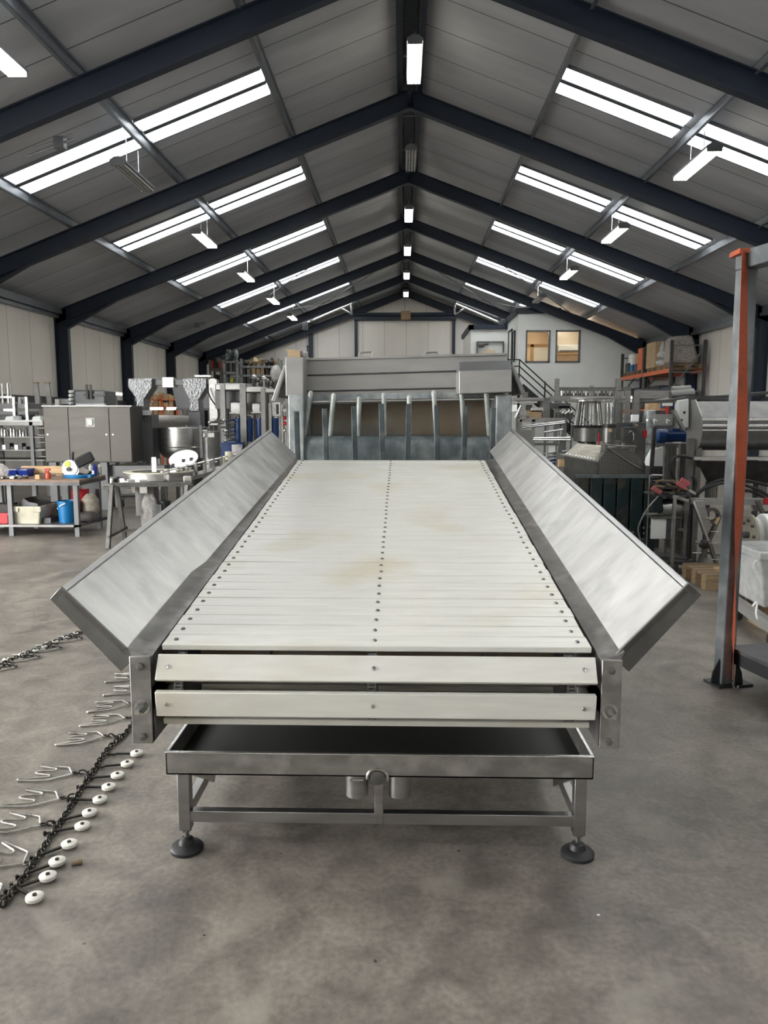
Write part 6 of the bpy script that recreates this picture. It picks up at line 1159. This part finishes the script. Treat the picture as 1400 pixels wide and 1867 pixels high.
MB().pbox(1268, 910, 1420, 921, YX + .06, .12).build('top_bar', 'hood', t); MB().pbox(1352, 921, 1420, 932, YX + .05, .10).build('lower_top_bar', 'steel_bright', t)
for x, y in ((1287, 944), (1295, 969), (1262, 1008), (1270, 1028), (1297, 1020), (1292, 990)): p = at(x, y, YX - .02); MB().cyl(p, p + V((.09, 0, 0)), .006, 7).build('pin', 'steel_bright', t)
p = at(1283, 992, YX - .03); MB().ball(p, (.05, .04, .045), 12, 8, .1, 2).build('hand_knob', 'black', t); MB().cyl(p + V((-.09, 0, .03)), p, .014, 8).build('knob_spindle', 'steel_bright', t)
p = at(1297, 940, YX + .3); MB().lathe([(.05, -.02), (.085, -.02), (.085, .02), (.05, .02)], (p.x, YX + .3, p.z), 20, 'y', cap=False).build('ring', 'steel_dull', t); MB().beam(at(1304, 955, YX + .02), at(1310, 943, YX + .02), .02, .04, up=(0, 1, 0)).build('yellow_tag', 'wood', t)
MB().box((at(1262, 1050, YX).x, YX, 0), (at(1262, 1050, YX).x + .05, YX + .3, .05)).build('foot', 'steel_dull', t)
MB().pbox(1300, 1010, 1312, 1014, YX + .3, .3).build('crossbar', 'steel', t); MB().pbox(1285, 1033, 1400, 1040, YX + .3, .1).build('rear_bar', 'steel', t)
MB().box((at(1400, 1050, YX).x, YX + .1, 0), (at(1400, 1050, YX).x + .06, YX + .16, at(1400, 915, YX).z)).build('leg', 'steel_dull', t)
p = at(1385, 918, YX - .02); MB().beam(at(1380, 912, YX - .02), at(1390, 935, YX - .02), .03, .06, up=(0, 1, 0)).build('latch', 'steel_dull', t); MB().tube([at(1389, 933, YX - .03), at(1390, 950, YX - .03), at(1378, 962, YX - .03)], .008, 6).build('latch_cable', 'black', t); q = at(1398, 914, YX - .03); MB().box((q.x - .02, YX - .05, q.z - .03), (q.x + .05, YX, q.z + .03)).build('red_button', 'red', t)
# reels seen right of the strap
YW = 6.7
p = at(1360, 975, YW); t = thing('flanged_wheel', 'round dull steel wheel with bolts standing on edge right of the orange strap', 'wheel', (p.x, YW, 0)); rz = p.z - at(1360, 1012, YW).z
MB().lathe([(.02, -.02), (rz, -.02), (rz, .0), (rz * .8, .01), (.02, .03)], (p.x + .04, YW, p.z), 34, 'x').build('disc', mat('dull_brass_steel', (.30, .28, .23), .5, .5, .2, 8), t)
for k in range(8): an = k * pi / 4; MB().cyl((p.x - .0, YW + rz * .7 * cos(an), p.z + rz * .7 * sin(an)), (p.x + .03, YW + rz * .7 * cos(an), p.z + rz * .7 * sin(an)), .014, 8).build('bolt', 'steel_dark', t)
MB().cyl((p.x - .03, YW, p.z), (p.x + .25, YW, p.z), .03, 12).build('axle', 'steel_dark', t); MB().box((p.x + .1, YW - .04, 0), (p.x + .15, YW + .04, p.z)).build('stand', 'steel_dark', t)
for i, (x, dy) in enumerate(((1373, .1), (1392, 0))):
    p = at(x, 978, YW + dy); tt = thing('white_guard', 'white curved wheel guard beside the flanged wheel, %s of two' % ('left' if i == 0 else 'right'), 'guard', (p.x, YW + dy, 0), 'white guards'); r_ = .2 if i else .17
    MB().prism([(p.x - .02, YW + dy + r_ * cos(radians(k)), p.z + r_ * sin(radians(k))) for k in range(-30, 211, 15)], (.07, 0, 0)).build('guard', 'office', tt, bevel=.01); MB().box((p.x, YW + dy - .03, 0), (p.x + .03, YW + dy + .03, p.z)).build('stay', 'steel_dark', tt)
# pallet with machine base, low frame, wrapped bin
p = fl(1271, 1072); pallet('wooden pallet on the floor at the foot of the scissor stand', p.x + .56, p.y + .2, 1.05, .6)
t = thing('wooden_board', 'thin pale board lying on the floor pallet', 'board', (p.x + .35, p.y + .2, .145)); MB().box((p.x + .22, p.y + .1, .145), (p.x + .9, p.y + .2, .165)).build('board', 'wood', t)
t = thing('pallet_jack_frame', 'pale grey low steel frame with channels below the wrapped bin', 'frame', (at(1370, 1090, 6).x, 6.0, 0))
MB().pbox(1338, 1055, 1420, 1069, 6.35, .1).build('crossbeam', 'hood', t); MB().pbox(1338, 1077, 1420, 1081, 6.15, .06).build('lower_beam', 'steel_bright', t)
a = fl(1338, 1090, .16); b = fl(1425, 1150, .16); MB().beam((a.x, a.y, .14), (b.x, b.y, .14), .06, .08).build('side_channel', 'hood', t); MB().beam((a.x + .5, a.y + .3, .14), (b.x + .5, b.y + .3, .14), .06, .08).build('side_channel', 'hood', t)
for k in (.08, .85): q = V((a.x, a.y, 0)).lerp(V((b.x, b.y, 0)), k); MB().cyl((q.x - .02, q.y, .05), (q.x + .03, q.y, .05), .05, 16).build('wheel', 'black', t)
MB().box((at(1345, 1060, 6.4).x, 6.36, 0), (at(1345, 1060, 6.4).x + .05, 6.42, .3)).build('foot', 'steel_dull', t)
p = at(1392, 1010, 5.75); zb = .185; t = thing('wrapped_bin', 'grey plastic bin tightly wrapped in clear stretch film, right edge of the photo', 'bin', (p.x + .1, 5.75, zb)); zt = at(1392, 1003, 5.75).z; xl = at(1369, 1010, 5.75).x; xr = xl + .5
MB().hexa([(xl + .07, 5.65, zb), (xr - .05, 5.65, zb), (xr - .05, 6.05, zb), (xl + .07, 6.05, zb), (xl, 5.6, zt), (xr, 5.6, zt), (xr, 6.1, zt), (xl, 6.1, zt)]).build('bin', 'grey_paint', t, bevel=.02); MB().hexa([(xl + .06, 5.64, zb), (xr - .04, 5.64, zb), (xr - .04, 6.06, zb), (xl + .06, 6.06, zb), (xl - .01, 5.59, zt + .01), (xr + .01, 5.59, zt + .01), (xr + .01, 6.11, zt + .01), (xl - .01, 6.11, zt + .01)]).build('film', 'film', t, bevel=.02)
MB().box((xl - .02, 5.58, zt - .05), (xr + .02, 6.12, zt + .015)).build('rolled_rim', 'film', t, bevel=.015); q = at(1377, 1040, 5.6); MB().tube(arc([q, q + V((-.02, -.01, .05)), q + V((.0, -.02, .08)), q + V((.02, -.01, .04))], 4), .006, 6).build('film_loop', 'office', t)
MB().box((xl + .1, 5.7, .0), (xl + .2, 6.0, zb)).box((xr - .2, 5.7, .0), (xr - .1, 6.0, zb)).build('skid', 'pallet_wood', t)
q = at(1372, 1105, 5.5); tag(MB().tube(arc([q, q + V((.03, 0, .03)), q + V((.02, -.02, -.06)), q + V((.06, -.02, -.13))], 4), .008, 6).build('white_string', 'office'), 'white string dangling from the low grey frame', 'string')
# tiny crumbs on the floor
for i, (x, y, s_) in enumerate(((372, 1706, .003), (1091, 1669, .004), (836, 1552, .005))): q = fl(x, y); tag(MB().ball((q.x, q.y, .002), (s_ * 1.5, s_, .002), 7, 5).build('floor_crumb', 'grime' if i != 1 else 'office'), ['tiny dark crumb on the floor, front left of the conveyor feet', 'tiny white crumb on the floor, front right of the conveyor feet', 'small dark crumb on the floor under the cross rail'][i], 'crumb')
